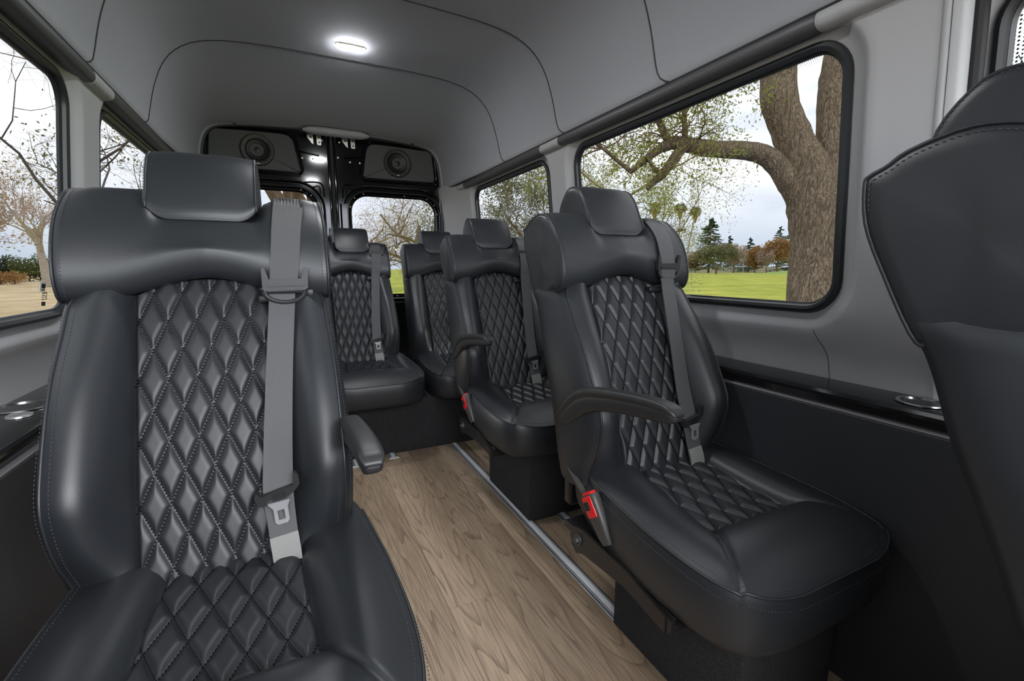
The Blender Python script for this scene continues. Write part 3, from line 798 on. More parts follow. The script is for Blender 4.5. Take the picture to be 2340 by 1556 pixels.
        sd = p[..., 0] * (-d_[1]) + p[..., 1] * d_[0]      # >0 : on the side pad
        k = smooth((sd + .010) / .020)
        z = front * (1 - k) + side * k
        z = np.where(y > YQ, side, z)
        z = z - np.where(y < YQ + .004, .0075 * np.exp(-(sd / .006) ** 2) * smooth((.93 - s_) / .2), 0)
        ins = (a < h_) & (y > YQ)
        return np.where(ins, .488 + ri, z)
    nu, nv = 97, 110; U = np.linspace(-1, 1, nu); yv = np.concatenate([np.linspace(.05, -.50, 84), np.linspace(-.505, -.580, 26)])
    P = np.zeros((len(yv), nu, 3))
    for j, y in enumerate(yv):
        x = U * wc(y); P[j, :, 0] = x; P[j, :, 1] = y; P[j, :, 2] = top(x, y)
    mb = MB(); grid(mb, P); nvv = len(yv)
    per = [(0, i) for i in range(nu)] + [(j, nu - 1) for j in range(1, nvv)] + [(nvv - 1, i) for i in range(nu - 2, -1, -1)] + [(j, 0) for j in range(nvv - 2, 0, -1)]
    lp = np.array([P[j, i] for j, i in per])
    nrm = np.roll(lp, -1, 0) - np.roll(lp, 1, 0); nrm = np.stack([nrm[:, 1], -nrm[:, 0]], 1); nrm /= np.linalg.norm(nrm, axis=1)[:, None] + 1e-9
    cc = np.array([0, -.26]); sg = np.sign(((lp[:, :2] - cc) * nrm).sum(1)); nrm *= sg[:, None]
    for _ in range(6): nrm = (np.roll(nrm, 1, 0) + nrm + np.roll(nrm, -1, 0)) / 3; nrm /= np.linalg.norm(nrm, axis=1)[:, None]
    rings = [lp]
    for o_, zk in ((.003, .05), (.007, .16), (.009, .32), (.008, .52), (.002, .78), (-.008, .93), (-.025, 1.0)):
        q = lp.copy(); q[:, :2] += nrm * o_; zb = .340 + .035 * smooth((q[:, 1] + .1) / .15); q[:, 2] = lp[:, 2] + (zb - lp[:, 2]) * zk; rings.append(q)
    q = rings[-1].copy(); c = q.mean(0); rings.append(c + (q - c) * .5); rings.append(c + (q - c) * .02)
    grid(mb, rings, False, True); mb.v = [(v[0] + CX, v[1], v[2]) for v in mb.v]; ME['cushion'] = mb.mesh('cushion', True, None)
    edge = lp.copy(); edge[:, :2] += nrm * .003; edge[:, 2] -= .002
    sel = edge[nu - 1 + 8: len(edge) - 8]
    sel = sel + (CX, 0, 0); tube(pi, sel, .0032, 6)
    e2 = lp.copy(); e2[:, :2] += nrm * .0115; e2[:, 2] -= .022; e2[:, 0] += CX; stitches(st, e2[nu + 7:len(e2) - 8])
    e3 = lp.copy(); e3[:, :2] -= nrm * .010
    e3[:, 2] = np.array([top(np.array([p[0]]), np.array([p[1]]))[0] for p in e3]) + .0007
    e3[:, 0] += CX; stitches(st, e3[nu + 7:len(e3) - 8])
    # --- quilted field of the cushion
    nu, nv = 101, 120; Q = np.zeros((nv, nu, 3))
    for j, y in enumerate(np.linspace(.02, YQ - .002, nv)):
        x = np.linspace(-1, 1, nu) * (hi(y) + .002)
        e = smooth((hi(y) + .002 - np.abs(x)) / .010) * smooth((y - YQ + .002) / .010)
        Q[j, :, 0] = x; Q[j, :, 1] = y; Q[j, :, 2] = .492 + .030 * smooth((y + .34) / .28) + quilt_h(x, y, .060, .125, .0100) * e - (1 - e) * .006
    Q[:, :, 0] += CX; mb = MB(); grid(mb, Q); ME['quilted_cushion'] = mb.mesh('quilted_cushion', True, None)
    for sg in (1, -1):
        for n_ in range(-10, 11):
            pts = []
            for y in np.linspace(.0, YQ + .006, 90):
                x = .060 * (n_ - sg * y / .125)
                if abs(x) < hi(y) - .003: pts.append((x + CX, y, .4945 + .030 * smooth((y + .34) / .28)))
            if len(pts) > 3: stitches(qs, pts, .0068, .0046, .0012)
    ME['piping'] = pi.mesh('piping', True, None); ME['stitching'] = st.mesh('stitching', False); ME['quilt_stitching'] = qs.mesh('quilt_stitching', False)
    # --- belt webbing
    def ribbon(path, th=.0016):
        P = spline(path, 70); mbb = MB(); secs = []
        T = np.gradient(P[:, :3], axis=0); T /= np.linalg.norm(T, axis=1)[:, None]
        for p, t in zip(P, T):
            hw = p[3]; u = np.array([1, 0, 0]) - t * t[0]; u /= np.linalg.norm(u); n_ = np.cross(t, u)
            secs.append([p[:3] - u * hw - n_ * th, p[:3] + u * hw - n_ * th, p[:3] + u * hw + n_ * th, p[:3] - u * hw + n_ * th])
        return loft(mbb, secs)
    up = [(.178, .330, 1.262, .033), (.177, .30, 1.287, .033), (.1755, .255, 1.2895, .033), (.174, .212, 1.285, .033), (.173, .178, 1.265, .033), (.166, .130, 1.217, .031), (.159, .098, 1.15, .030), (.153, .086, 1.10, .029), (.15, .086, 1.075, .028)]
    ME['belt_webbing'] = ribbon(up).mesh('belt_webbing', True, 40)
    lo_ = [(.149, .084, 1.085, .0265), (.145, .070, 1.04, .0265), (.131, .016, .90, .0265), (.119, -.034, .76, .0275), (.113, -.074, .663, .0285), (.115, -.088, .61, .027), (.119, -.103, .55, .0262), (.122, -.110, .52, .0258), (.124, -.105, .492, .025)]
    ME['lap_webbing'] = ribbon(lo_).mesh('lap_webbing', True, 40)
    lab = [(.1175, -.1005, .572, .0268), (.1195, -.1075, .553, .0268), (.1212, -.1125, .532, .0268), (.122, -.1135, .517, .0265)]
    ME['belt_label'] = ribbon(lab, .0012).mesh('belt_label', True, 40)
    # collar over the wing where the belt comes out
    mb = MB(); P = []
    for k, (y, z) in enumerate(((.31, 1.288), (.262, 1.2945), (.215, 1.288), (.190, 1.272), (.178, 1.256))):
        P.append([(.1745 + a * .0385, y, z + (.0025 if abs(a) < .95 else -.004)) for a in (-1, -.97, -.5, 0, .5, .97, 1)])
    grid(mb, P); 
    for k in range(9):
        x = .1745 - .03 + k * .0072; tube(mb, [(x, .208, 1.2895), (x, .186, 1.273), (x, .176, 1.2585)], .0016, 5)
    ME['belt_collar'] = mb.mesh('belt_collar', True, 40)
    # belt guide: clamp frame and D ring
    mb = MB(); y = .076
    pr = [(.108, 1.118), (.115, 1.119), (.122, 1.094), (.188, 1.096), (.196, 1.122), (.204, 1.121), (.2015, 1.075), (.196, 1.070), (.112, 1.067), (.108, 1.073)]
    prism(mb, pr, 'y', y - .006, y + .006)
    prism(mb, [(.118, 1.084), (.194, 1.086), (.194, 1.080), (.118, 1.078)], 'y', y - .010, y - .004)
    ME['belt_guide'] = mb.mesh('belt_guide', True, 30)
    mb = MB(); a = np.linspace(0, math.pi, 16)
    path = [(.153 + .042 * math.cos(t), y - .005, 1.068 - .026 * math.sin(t)) for t in a]; tube(mb, path, .0055, 8); tube(mb, [(.111, y - .003, 1.066), (.195, y - .003, 1.066)], .004, 6)
    ME['guide_ring'] = mb.mesh('guide_ring', True, 40)
    mb = MB(); box(mb, (.096, .104, 1.040), (.212, .128, 1.058), .005); box(mb, (.195, .095, 1.052), (.216, .115, 1.072), .005); ME['guide_mount'] = mb.mesh('guide_mount', True, 40)
    # buckle tongue
    mb = MB(); c0 = np.array([.1125, .0, .658]); tl_ = math.radians(13)
    poly = [(-.040, .013), (-.043, .005), (-.040, -.012), (-.034, -.017), (-.012, -.016), (.012, -.012), (.034, .002), (.043, .012), (.043, .033), (.040, .038), (.034, .038), (.030, .012), (-.032, .004), (-.036, .012)]
    rot = lambda a, b: (c0[0] + a * math.cos(.10) - b * math.sin(.10), c0[2] + a * math.sin(.10) + b * math.cos(.10))
    prism(mb, [rot(a, b) for a, b in poly], 'y', -.094, -.081); ME['buckle_tongue'] = mb.mesh('buckle_tongue', True, 30)
    mb = MB()
    for k in range(4): q = [rot(-.012, -.011 + k * .0042), rot(.014, -.0095 + k * .0042), rot(.014, -.0078 + k * .0042), rot(-.012, -.0093 + k * .0042)]; prism(mb, q, 'y', -.0955, -.093)
    ME['tongue_ribs'] = mb.mesh('tongue_ribs', False)
    mb = MB(); o_ = [(-.022, -.012), (.020, -.012), (.0135, -.026), (.0125, -.055), (.008, -.061), (-.010, -.061), (-.0145, -.055), (-.0135, -.026)]; i_ = [(-.007, -.030), (.006, -.030), (.006, -.030), (.006, -.052), (.006, -.052), (-.007, -.052), (-.007, -.052), (-.007, -.030)]
    o_ = [rot(a, b) for a, b in o_]; i_ = [rot(a, b) for a, b in i_]
    rg = [[(a, yy, b) for a, b in L_] for L_, yy in ((i_, -.096), (i_, -.1005), (o_, -.1005), (o_, -.096))]
    grid(mb, rg + [rg[0]], False, True); ME['latch_plate'] = mb.mesh('latch_plate', True, 30)
    # --- armrest (left hand, aisle at -x): two layers
    AP = [(.060, .672, .006), (.052, .688, .022), (.030, .706, .030), (.005, .728, .034), (-.03, .755, .035), (-.075, .776, .033), (-.13, .790, .030), (-.2, .803, .0275), (-.28, .814, .026), (-.345, .820, .023), (-.375, .820, .018), (-.390, .818, .008)]
    A = spline(AP, 46); A[:, 1] -= .010; T = np.gradient(A[:, :2], axis=0); T /= np.linalg.norm(T, axis=1)[:, None]
    def arm(xc, hw, kt, kb):
        mbb = MB(); secs = []
        for p, t in zip(A, T):
            n_ = np.array([-t[1], t[0]]); 
            if n_[1] < 0: n_ = -n_
            ring = []
            for a in np.linspace(0, 2 * math.pi, 20, endpoint=False):
                ca, sa = math.cos(a), math.sin(a); ex = np.sign(ca) * abs(ca) ** .55 * hw; v = np.sign(sa) * abs(sa) ** .6
                h_ = p[2] * (kt if v > 0 else kb); q = p[:2] + n_ * (v * h_ + p[2] * .0)
                endk = min(1, p[2] / .018) ** .5
                ring.append((xc + ex * endk, q[0], q[1]))
            secs.append(ring)
        return loft(mbb, secs)
    ME['armrest'] = arm(-.262, .0175, .45, 1.0).mesh('armrest', True, None)
    A[:, :2] += np.array([T[:, 1], -T[:, 0]]).T * np.where(T[:, 0] < 0, 1, 1)[:, None] * 0
    ME['arm_pad'] = None
    mbb = MB(); secs = []
    for p, t in zip(A, T):
        n_ = np.array([-t[1], t[0]]); n_ = -n_ if n_[1] < 0 else n_
        endk = min(1, p[2] / .018) ** .5
        ring = []
        for a in np.linspace(0, 2 * math.pi, 22, endpoint=False):
            ca, sa = math.cos(a), math.sin(a); ex = np.sign(ca) * abs(ca) ** .5 * .0205 * endk
            v = np.sign(sa) * abs(sa) ** .6; q = p[:2] + n_ * p[2] * (.62 + .42 * v)
            ring.append((-.262 + ex, q[0], q[1]))
        secs.append(ring)
    ME['arm_pad'] = loft(mbb, secs).mesh('arm_pad', True, None)
    mb = MB(); lathe(mb, [(0, -.283), (.020, -.283), (.022, -.275), (.022, -.25)], 16, 'x', (.032, .045, .680)); ME['arm_pivot'] = mb.mesh('arm_pivot', True, 40)
    # --- buckle socket and recliner on the aisle side
    mb = MB()
    R = Matrix.Translation((-.264, -.118, .462)) @ Matrix.Rotation(math.radians(-34), 4, 'X') @ Matrix.Rotation(math.radians(-4), 4, 'Y') @ Matrix.Scale(1.18, 4)
    def shell(sc, z0, z1, b):
        m2 = MB(); pr_ = [(a * k, b_ * k, h) for k, h in () for a, b_ in ()]
        loft(m2, [[(.0145 * sc * kx * np.sign(math.cos(a)) * abs(math.cos(a)) ** .6, .027 * sc * kx * np.sign(math.sin(a)) * abs(math.sin(a)) ** .6, z) for a in np.linspace(0, 2 * math.pi, 20, endpoint=False)] for kx, z in b])
        m2.v = [tuple(R @ Vector(v)) for v in m2.v]; return m2
    ME['buckle_body'] = shell(1, 0, 0, ((.55, -.075), (.7, -.06), (.92, -.02), (1, .02), (1, .035), (.93, .040))).mesh('buckle_body', True, 40)
    bt = MB(); box(bt, (-.0155, -.019, -.012), (-.009, .019, .0375), .004); bt.v = [tuple(R @ Vector(v)) for v in bt.v]
    b2 = MB(); loft(b2, [[(.0108 * kx * np.sign(math.cos(a)) * abs(math.cos(a)) ** .6 - .001, .0225 * kx * np.sign(math.sin(a)) * abs(math.sin(a)) ** .6, z) for a in np.linspace(0, 2 * math.pi, 20, endpoint=False)] for kx, z in ((1, .030), (1, .042), (.9, .0455), (.5, .0465))]); b2.v = [tuple(R @ Vector(v)) for v in b2.v]
    bt.add(b2.v, b2.f); ME['release_button'] = bt.mesh('release_button', True, 40)
    sl = MB(); box(sl, (-.0165, -.006, .006), (-.0150, .014, .026), .0006); box(sl, (-.003, -.016, .0455), (.008, .010, .0475), .0006); sl.v = [tuple(R @ Vector(v)) for v in sl.v]; ME['buckle_slot'] = sl.mesh('buckle_slot', False)
    mb = MB(); path = spline([(-.256, .015, .525), (-.260, .002, .518), (-.264, -.025, .508), (-.265, -.055, .495), (-.265, -.085, .478)], 14)
    loft(mb, [[(p[0] + a * .008, p[1] + b * .013 * k, p[2] + b * .010 * k) for a, b in ((-1, -1), (1, -1), (1, 1), (-1, 1))] for p, k in zip(path, np.linspace(1.25, .8, 14))]); ME['recline_lever'] = mb.mesh('recline_lever', True, 40)
    mb = MB(); prism(mb, [(-.004, .358), (-.024, .366), (-.05, .372), (-.25, .366), (-.385, .338), (-.385, .300), (-.25, .318), (-.06, .300), (-.03, .285), (-.005, .296), (.004, .33)], 'x', -.264, -.256); box(mb, (-.260, -.40, .305), (-.16, -.37, .338)); box(mb, (-.25, -.40, .32), (.25, .06, .342), .002)
    ME['seat_bracket'] = mb.mesh('seat_bracket', True, 30)
    mb = MB(); lathe(mb, [(.017, -.262), (.017, -.265), (.0105, -.266), (.0100, -.275), (0, -.276)], 6, 'x', (-.002, -.038, .332)); lathe(mb, [(.017, -.2625), (.0165, -.266), (.012, -.266)], 24, 'x', (-.002, -.038, .332)); ME['bracket_bolt'] = mb.mesh('bracket_bolt', True, 30)
    mb = MB(); box(mb, (-.118, -.480, 0), (.235, -.032, .325), .004); ME['pedestal'] = mb.mesh('pedestal', True, 40)
    # back shell behind the cushions
    mb = MB(); box(mb, (-.21, .09, .36), (.21, .13, .52), .01); ME['hinge_cover'] = mb.mesh('hinge_cover', True, 40)
    return ME

ME = make_meshes()
MATS = dict(backrest='leather', quilted_back='quilt', shoulder_pad='leather', headrest='leather', cushion='leather', quilted_cushion='quilt', piping='leather', stitching='thread', quilt_stitching='thread_dark',
            belt_webbing='belt', lap_webbing='belt', belt_label='label', belt_collar='plastic', belt_guide='plastic', guide_ring='plastic', guide_mount='plastic', buckle_tongue='plastic', tongue_ribs='rubber', latch_plate='chrome',
            armrest='plastic', arm_pad='plastic', arm_pivot='plastic', buckle_body='grey_plastic', release_button='red', buckle_slot='rubber', recline_lever='grey_plastic', seat_bracket='black_steel', bracket_bolt='bolt_steel', pedestal='carpet', hinge_cover='black_steel')
for k, m_ in ME.items():
    if len(m_.materials) == 0: m_.materials.append(M[MATS[k]])
PARENT = dict(quilted_back='backrest', quilted_cushion='cushion', lap_webbing='belt_webbing', belt_label='belt_webbing', guide_ring='belt_guide', tongue_ribs='buckle_tongue', latch_plate='buckle_tongue', arm_pad='armrest', arm_pivot='armrest', release_button='buckle_body', buckle_slot='buckle_body', bracket_bolt='seat_bracket', belt_collar='belt_webbing')
PLABEL = dict(release_button='red release button', latch_plate='chrome latch plate', belt_label='white printed care label')
def seat(name, label, x, y, aisle=-1, bench=False, rz=0, hx=0.0, gz=0.0, sx=0.0):
    t = thing(name, label, 'seat', (x, y, 0), rz, 'black quilted leather seats in the van')
    made = {}
    order = [k for k in ME if k not in PARENT] + [k for k in ME if k in PARENT]
    for k in order:
        if bench and k in ('armrest', 'arm_pad', 'arm_pivot', 'pedestal', 'seat_bracket', 'bracket_bolt', 'buckle_body', 'release_button', 'buckle_slot', 'recline_lever'): continue
        if aisle > 0 and k in ('recline_lever', 'buckle_body', 'release_button', 'buckle_slot'): continue
        o = link(k, ME[k], None, made[PARENT[k]] if k in PARENT else t)
        if k in PLABEL: o['label'] = PLABEL[k]
        if k in ('stitching', 'quilt_stitching'): o['kind'] = 'stuff'
        if aisle > 0 and k in ('armrest', 'seat_bracket', 'pedestal'): o.scale = (-1, 1, 1)
        if k == 'headrest': o.location.x = hx
        if k == 'shoulder_pad': o.location.x = sx
        if k == 'belt_guide': o.location = (gz * .10, gz * .42, gz)
        made[k] = o
    return t
seat('reclining_seat', 'black quilted leather seat nearest at left, belt hanging over its quilting', -.160, 1.10, 1, hx=.0)
seat('reclining_seat', 'black quilted leather seat before the tree window, red buckle at its side', .980, 1.07, gz=.04)
seat('reclining_seat', 'black quilted leather seat between the bench and the seat by the tree window', 1.012, 2.15, gz=.12)
seat('reclining_seat', 'foreground black leather seat cut by the right edge, seen from its side', .995, .03)
seat('reclining_seat', 'rear bench seat below the gap between rear doors, left of the other', .385, 3.12, bench=True, hx=.02, gz=.14)
seat('reclining_seat', 'rear bench seat half hidden behind the aisle seats, below right rear window', 1.005, 3.12, bench=True, gz=.14)

# ------------------------------------------------------------------ outdoors
GZ = -.72
def ground_mat():
    m = mat('park_lawn', (.2, .3, .05), .95, spec=.1)
    n = m.node_tree.nodes; l = m.node_tree.links; b = n['Principled BSDF']
    tcn = n.new('ShaderNodeTexCoord'); sp_ = n.new('ShaderNodeSeparateXYZ'); l.new(tcn.outputs['Object'], sp_.inputs[0])
    n1 = n.new('ShaderNodeTexNoise'); n1.inputs['Scale'].default_value = .35; n1.inputs['Detail'].default_value = 8; n1.inputs['Roughness'].default_value = .7; l.new(tcn.outputs['Object'], n1.inputs['Vector'])
    r = n.new('ShaderNodeValToRGB'); r.color_ramp.elements[0].position = .35; r.color_ramp.elements[0].color = (.20, .25, .035, 1); r.color_ramp.elements[1].position = .66; r.color_ramp.elements[1].color = (.48, .48, .08, 1)
    l.new(n1.outputs['Fac'], r.inputs[0])
    r2 = n.new('ShaderNodeValToRGB'); r2.color_ramp.elements[0].position = .35; r2.color_ramp.elements[0].color = (.40, .30, .16, 1); r2.color_ramp.elements[1].position = .65; r2.color_ramp.elements[1].color = (.62, .50, .32, 1)
    l.new(n1.outputs['Fac'], r2.inputs[0])
    mx = n.new('ShaderNodeMix'); mx.data_type = 'RGBA'; mrn = n.new('ShaderNodeMapRange'); mrn.inputs[1].default_value = -6; mrn.inputs[2].default_value = -1
    l.new(sp_.outputs['X'], mrn.inputs[0]); l.new(mrn.outputs[0], mx.inputs[0]); l.new(r2.outputs[0], mx.inputs[6]); l.new(r.outputs[0], mx.inputs[7]); 
    vl = n.new('ShaderNodeVectorMath'); vl.operation = 'LENGTH'; l.new(tcn.outputs['Object'], vl.inputs[0])
    md = n.new('ShaderNodeMapRange'); md.inputs[1].default_value = 16.0; md.inputs[2].default_value = 17.5; l.new(vl.outputs['Value'], md.inputs[0])
    ma = n.new('ShaderNodeMix'); ma.data_type = 'RGBA'; ma.inputs[6].default_value = (.13, .13, .132, 1); l.new(md.outputs[0], ma.inputs[0]); l.new(mx.outputs[2], ma.inputs[7]); l.new(ma.outputs[2], b.inputs['Base Color'])  # unseen grey ground round the van, added to keep bounced light neutral
    return m
b_ = MB(); a = np.linspace(0, 2 * math.pi, 64, endpoint=False)
grid(b_, [[(r * math.cos(t), r * math.sin(t), GZ) for t in a] for r in (.01, 20, 60, 120, 250, 600)], False, True)
b_.obj('ground', ground_mat(), kind='structure', smooth=False)

def bark_mat(name, c1, c2, sc=9, st=1.0):
    m = mat(name, c1, .9, spec=.15)
    n = m.node_tree.nodes; l = m.node_tree.links; b = n['Principled BSDF']
    tcn = n.new('ShaderNodeTexCoord'); mp_ = n.new('ShaderNodeMapping'); mp_.inputs['Scale'].default_value = (1, 1, .22); l.new(tcn.outputs['Object'], mp_.inputs[0])
    dn = n.new('ShaderNodeTexNoise'); dn.inputs['Scale'].default_value = sc * .5; dn.inputs['Detail'].default_value = 4; l.new(mp_.outputs[0], dn.inputs['Vector'])
    ad = n.new('ShaderNodeMix'); ad.data_type = 'VECTOR'; ad.inputs[0].default_value = .25; l.new(mp_.outputs[0], ad.inputs[4]); l.new(dn.outputs['Color'], ad.inputs[5])
    v = n.new('ShaderNodeTexVoronoi'); v.inputs['Scale'].default_value = sc * 2.6; l.new(ad.outputs[1], v.inputs['Vector'])
    r = n.new('ShaderNodeValToRGB'); r.color_ramp.elements[0].position = .1; r.color_ramp.elements[0].color = (*c2, 1); r.color_ramp.elements[1].position = .75; r.color_ramp.elements[1].color = (*c1, 1)
    l.new(v.outputs['Distance'], r.inputs[0]); l.new(r.outputs[0], b.inputs['Base Color'])
    bp = n.new('ShaderNodeBump'); bp.invert = True; bp.inputs['Strength'].default_value = st; bp.inputs['Distance'].default_value = .03; l.new(v.outputs['Distance'], bp.inputs['Height']); l.new(bp.outputs[0], b.inputs['Normal'])
    return m
M['bark'] = bark_mat('rough_brown_bark', (.17, .13, .09), (.46, .36, .25), 17)
M['bark_dark'] = mat('dark_twig_bark', (.07, .055, .045), .9, noise=(8, .2, (.11, .09, .07)))
M['bark_pale'] = mat('pale_bark', (.30, .25, .20), .9, noise=(6, .2, (.42, .37, .31)))
M['bark_brown'] = mat('brown_bark', (.16, .10, .06), .9, noise=(5, .25, (.26, .18, .11)))
def leaf_mat(name, c1, c2):
    m = mat(name, c1, .6, spec=.25, noise=(1.7, .18, c2)); n = m.node_tree.nodes; l = m.node_tree.links
    b = n['Principled BSDF']; t = n.new('ShaderNodeBsdfTranslucent'); mx = n.new('ShaderNodeMixShader'); mx.inputs[0].default_value = .4
    src = b.inputs['Base Color'].links[0].from_socket; l.new(src, t.inputs[0]); l.new(b.outputs[0], mx.inputs[1]); l.new(t.outputs[0], mx.inputs[2]); l.new(mx.outputs[0], n['Material Output'].inputs[0])
    return m
M['leaf_yg'] = leaf_mat('yellow_green_leaf', (.25, .29, .055), (.44, .44, .11))
M['leaf_olive'] = leaf_mat('olive_leaf', (.13, .14, .07), (.26, .25, .13))
M['leaf_dark'] = leaf_mat('dark_conifer', (.05, .085, .045), (.13, .155, .065))
M['leaf_blue'] = leaf_mat('blue_conifer', (.09, .14, .12), (.16, .21, .17))
M['leaf_tan'] = leaf_mat('tan_green_leaf', (.34, .26, .16), (.42, .40, .15))
M['leaf_orange'] = leaf_mat('autumn_orange_leaf', (.30, .17, .06), (.46, .28, .11))
M['leaf_brown'] = leaf_mat('pinkish_brown_twigs', (.38, .28, .21), (.52, .40, .31))
M['leaf_hedge'] = leaf_mat('hedge_leaf', (.030, .045, .018), (.075, .085, .035))

def leaves(mb, rg, c, rad, n, size, asp=2.6):
    for _ in range(n):
        v = rg.normal(size=3); v /= np.linalg.norm(v) + 1e-9; p = np.asarray(c) + v * np.asarray(rad) * rg.random() ** .45
        t = rg.normal(size=3); t /= np.linalg.norm(t); u = np.cross(t, rg.normal(size=3)); u /= np.linalg.norm(u) + 1e-9
        s = size * (.6 + .8 * rg.random())
        mb.add([p - t * s, p + u * s / asp, p + t * s, p - u * s / asp], [(0, 1, 2, 3)])

def branch(mb, tips, rg, p, d, ln, r, lev, maxlev, spread=.75, up=.15, nch=(3, 4), wig=.18, droop=0):
    n = 5 if lev < 2 else 4; pts = [np.array(p, float)]; rad = [r]; d = np.array(d, float) / np.linalg.norm(d)
    for k in range(n):
        d = d + rg.normal(size=3) * wig + np.array([0, 0, up - droop * lev]) * .25; d /= np.linalg.norm(d)
        pts.append(pts[-1] + d * ln / n); rad.append(r * (1 - .55 * (k + 1) / n))
    tube(mb, pts, rad, 7 if lev == 0 else (5 if lev < 2 else 3), cap=False)
    if lev >= maxlev: tips.append((pts[-1], d)); tips.append((pts[2], d)); return
    for k in range(rg.integers(nch[0], nch[1] + 1)):
        f = .35 + .65 * rg.random(); i = min(n - 1, int(f * n)); q = pts[i] + (pts[i + 1] - pts[i]) * (f * n - i)
        a = rg.normal(size=3); a -= d * (a @ d); a /= np.linalg.norm(a) + 1e-9
        nd = d * (1 - spread * .55) + a * spread
        branch(mb, tips, rg, q, nd, ln * (.58 + .2 * rg.random()), rad[i] * .62, lev + 1, maxlev, spread, up, nch, wig, droop)

def make_tree(name, label, base, height, r, seed, barkm, leafm=None, nleaf=6, lsize=.12, lrad=.5, maxlev=4, dirv=(0, 0, 1), spread=.75, up=.2, nch=(3, 4), wig=.16, cat='tree', group=None, first=.45, droop=0):
    rg = np.random.default_rng(seed); t = thing(name, label, cat, base, group=group)
    mb = MB(); tips = []
    branch(mb, tips, rg, (0, 0, 0), dirv, height * first, r, 0, maxlev, spread, up, nch, wig, droop)
    mb.obj('trunk', barkm, t, auto=None)
    if leafm:
        lb = MB()
        for p, d in tips: leaves(lb, rg, p, (lrad,) * 3, nleaf, lsize)
        lb.obj('foliage', leafm, t, smooth=False, kind='stuff')
    return t

# the big tree by the right window
bt = thing('shade_tree', 'big forked tree with rough brown bark just outside the right window', 'tree', (7.04, 4.14, GZ))
B0 = np.array([7.04, 4.14, GZ])
tr = MB()
def limb(pts, rs, n=30, seg=16):
    P = spline(pts, n) - B0; R = np.interp(np.linspace(0, 1, n), np.linspace(0, 1, len(rs)), rs)
    rg = np.random.default_rng(len(pts) * 7 + n)
    tube(tr, P, R * (1 + .03 * rg.normal(size=n)), seg)
limb([(7.02, 4.10, -.78), (7.10, 4.21, .0), (7.16, 4.30, .61), (7.23, 4.38, 1.2), (7.26, 4.46, 1.86), (7.26, 4.55, 2.3), (7.16, 4.64, 2.68), (7.04, 4.82, 3.17), (6.93, 4.96, 3.62), (6.95, 5.03, 4.05), (6.95, 5.1, 4.6), (6.9, 5.3, 6.5)], [.52, .42, .36, .325, .36, .37, .30, .245, .26, .25, .235, .2], 44)
limb([(7.34, 4.44, 1.5), (7.42, 4.44, 1.95), (7.52, 4.45, 2.35), (7.60, 4.49, 2.8), (7.66, 4.56, 3.3), (7.75, 4.62, 3.8), (7.86, 4.65, 4.4), (8.1, 4.6, 6.2)], [.22, .27, .27, .23, .22, .25, .25, .2], 32)
limb([(7.35, 4.42, 1.3), (7.50, 4.38, 1.75), (7.72, 4.30, 2.15), (8.1, 4.1, 2.6), (8.8, 3.9, 3.6)], [.18, .20, .20, .19, .15], 24)
limb([(7.24, 4.52, 1.75), (7.12, 4.58, 2.08), (6.98, 4.68, 2.38), (6.86, 4.82, 2.64), (6.66, 4.95, 2.82), (6.39, 5.09, 2.885), (5.91, 5.32, 2.91), (5.56, 5.51, 2.985), (5.36, 5.6, 3.0)], [.15, .19, .19, .16, .145, .135, .125, .11, .09], 36, 12)
limb([(5.42, 5.58, 3.0), (5.22, 5.65, 2.9), (5.06, 5.71, 2.77), (4.81, 5.8, 2.56)], [.09, .07, .055, .035], 14, 8)
limb([(5.56, 5.5, 2.95), (5.40, 5.54, 2.72), (5.24, 5.58, 2.52), (5.12, 5.61, 2.42), (5.02, 5.65, 2.30)], [.09, .08, .07, .055, .03], 16, 8)
limb([(5.24, 5.58, 2.52), (5.10, 5.62, 2.62), (4.98, 5.66, 2.80)], [.04, .03, .015], 8, 6)
limb([(5.38, 5.6, 3.0), (5.31, 5.68, 3.2), (5.22, 5.74, 3.42), (5.1, 5.8, 3.8)], [.07, .055, .045, .03], 12, 8)
limb([(5.58, 5.5, 3.0), (5.60, 5.52, 3.2), (5.60, 5.56, 3.5), (5.65, 5.6, 4.0)], [.05, .042, .035, .02], 10, 8)
limb([(4.83, 5.80, 2.57), (4.6, 5.9, 2.75), (4.35, 6.0, 2.95), (4.1, 6.1, 3.1)], [.035, .028, .02, .012], 10, 6)
tr.obj('trunk', M['bark'], bt, auto=None)
kn = MB(); lathe(kn, [(0, .0), (.05, .005), (.065, .03), (.06, .05)], 14, 'x', (0, 0, 0)); kn.v = [(v[0] + .20, v[1] + .27, v[2] + 3.28) for v in kn.v]; kn.obj('pruned_stub', M['bark_brown'], bt)
rg = np.random.default_rng(11); tw = MB(); lf = MB()
starts = [(5.3, 5.7, 3.3), (5.6, 5.56, 3.35), (5.1, 5.8, 3.7), (5.65, 5.6, 3.9), (5.75, 5.42, 3.0), (4.4, 6.0, 2.9), (4.2, 6.05, 3.05), (5.4, 5.6, 3.0)]
for q in starts:
    tips = []
    for k in range(4):
        d = rg.normal(size=3) * (1, 1, .6) + np.array([-.35, .2, .35]); branch(tw, tips, rg, np.array(q) - B0, d, .75, .014, 1, 3, .8, -.1, (3, 4), .2, .15)
    for p, d in tips: leaves(lf, rg, p, (.16, .16, .16), 9, .030, 3.2)
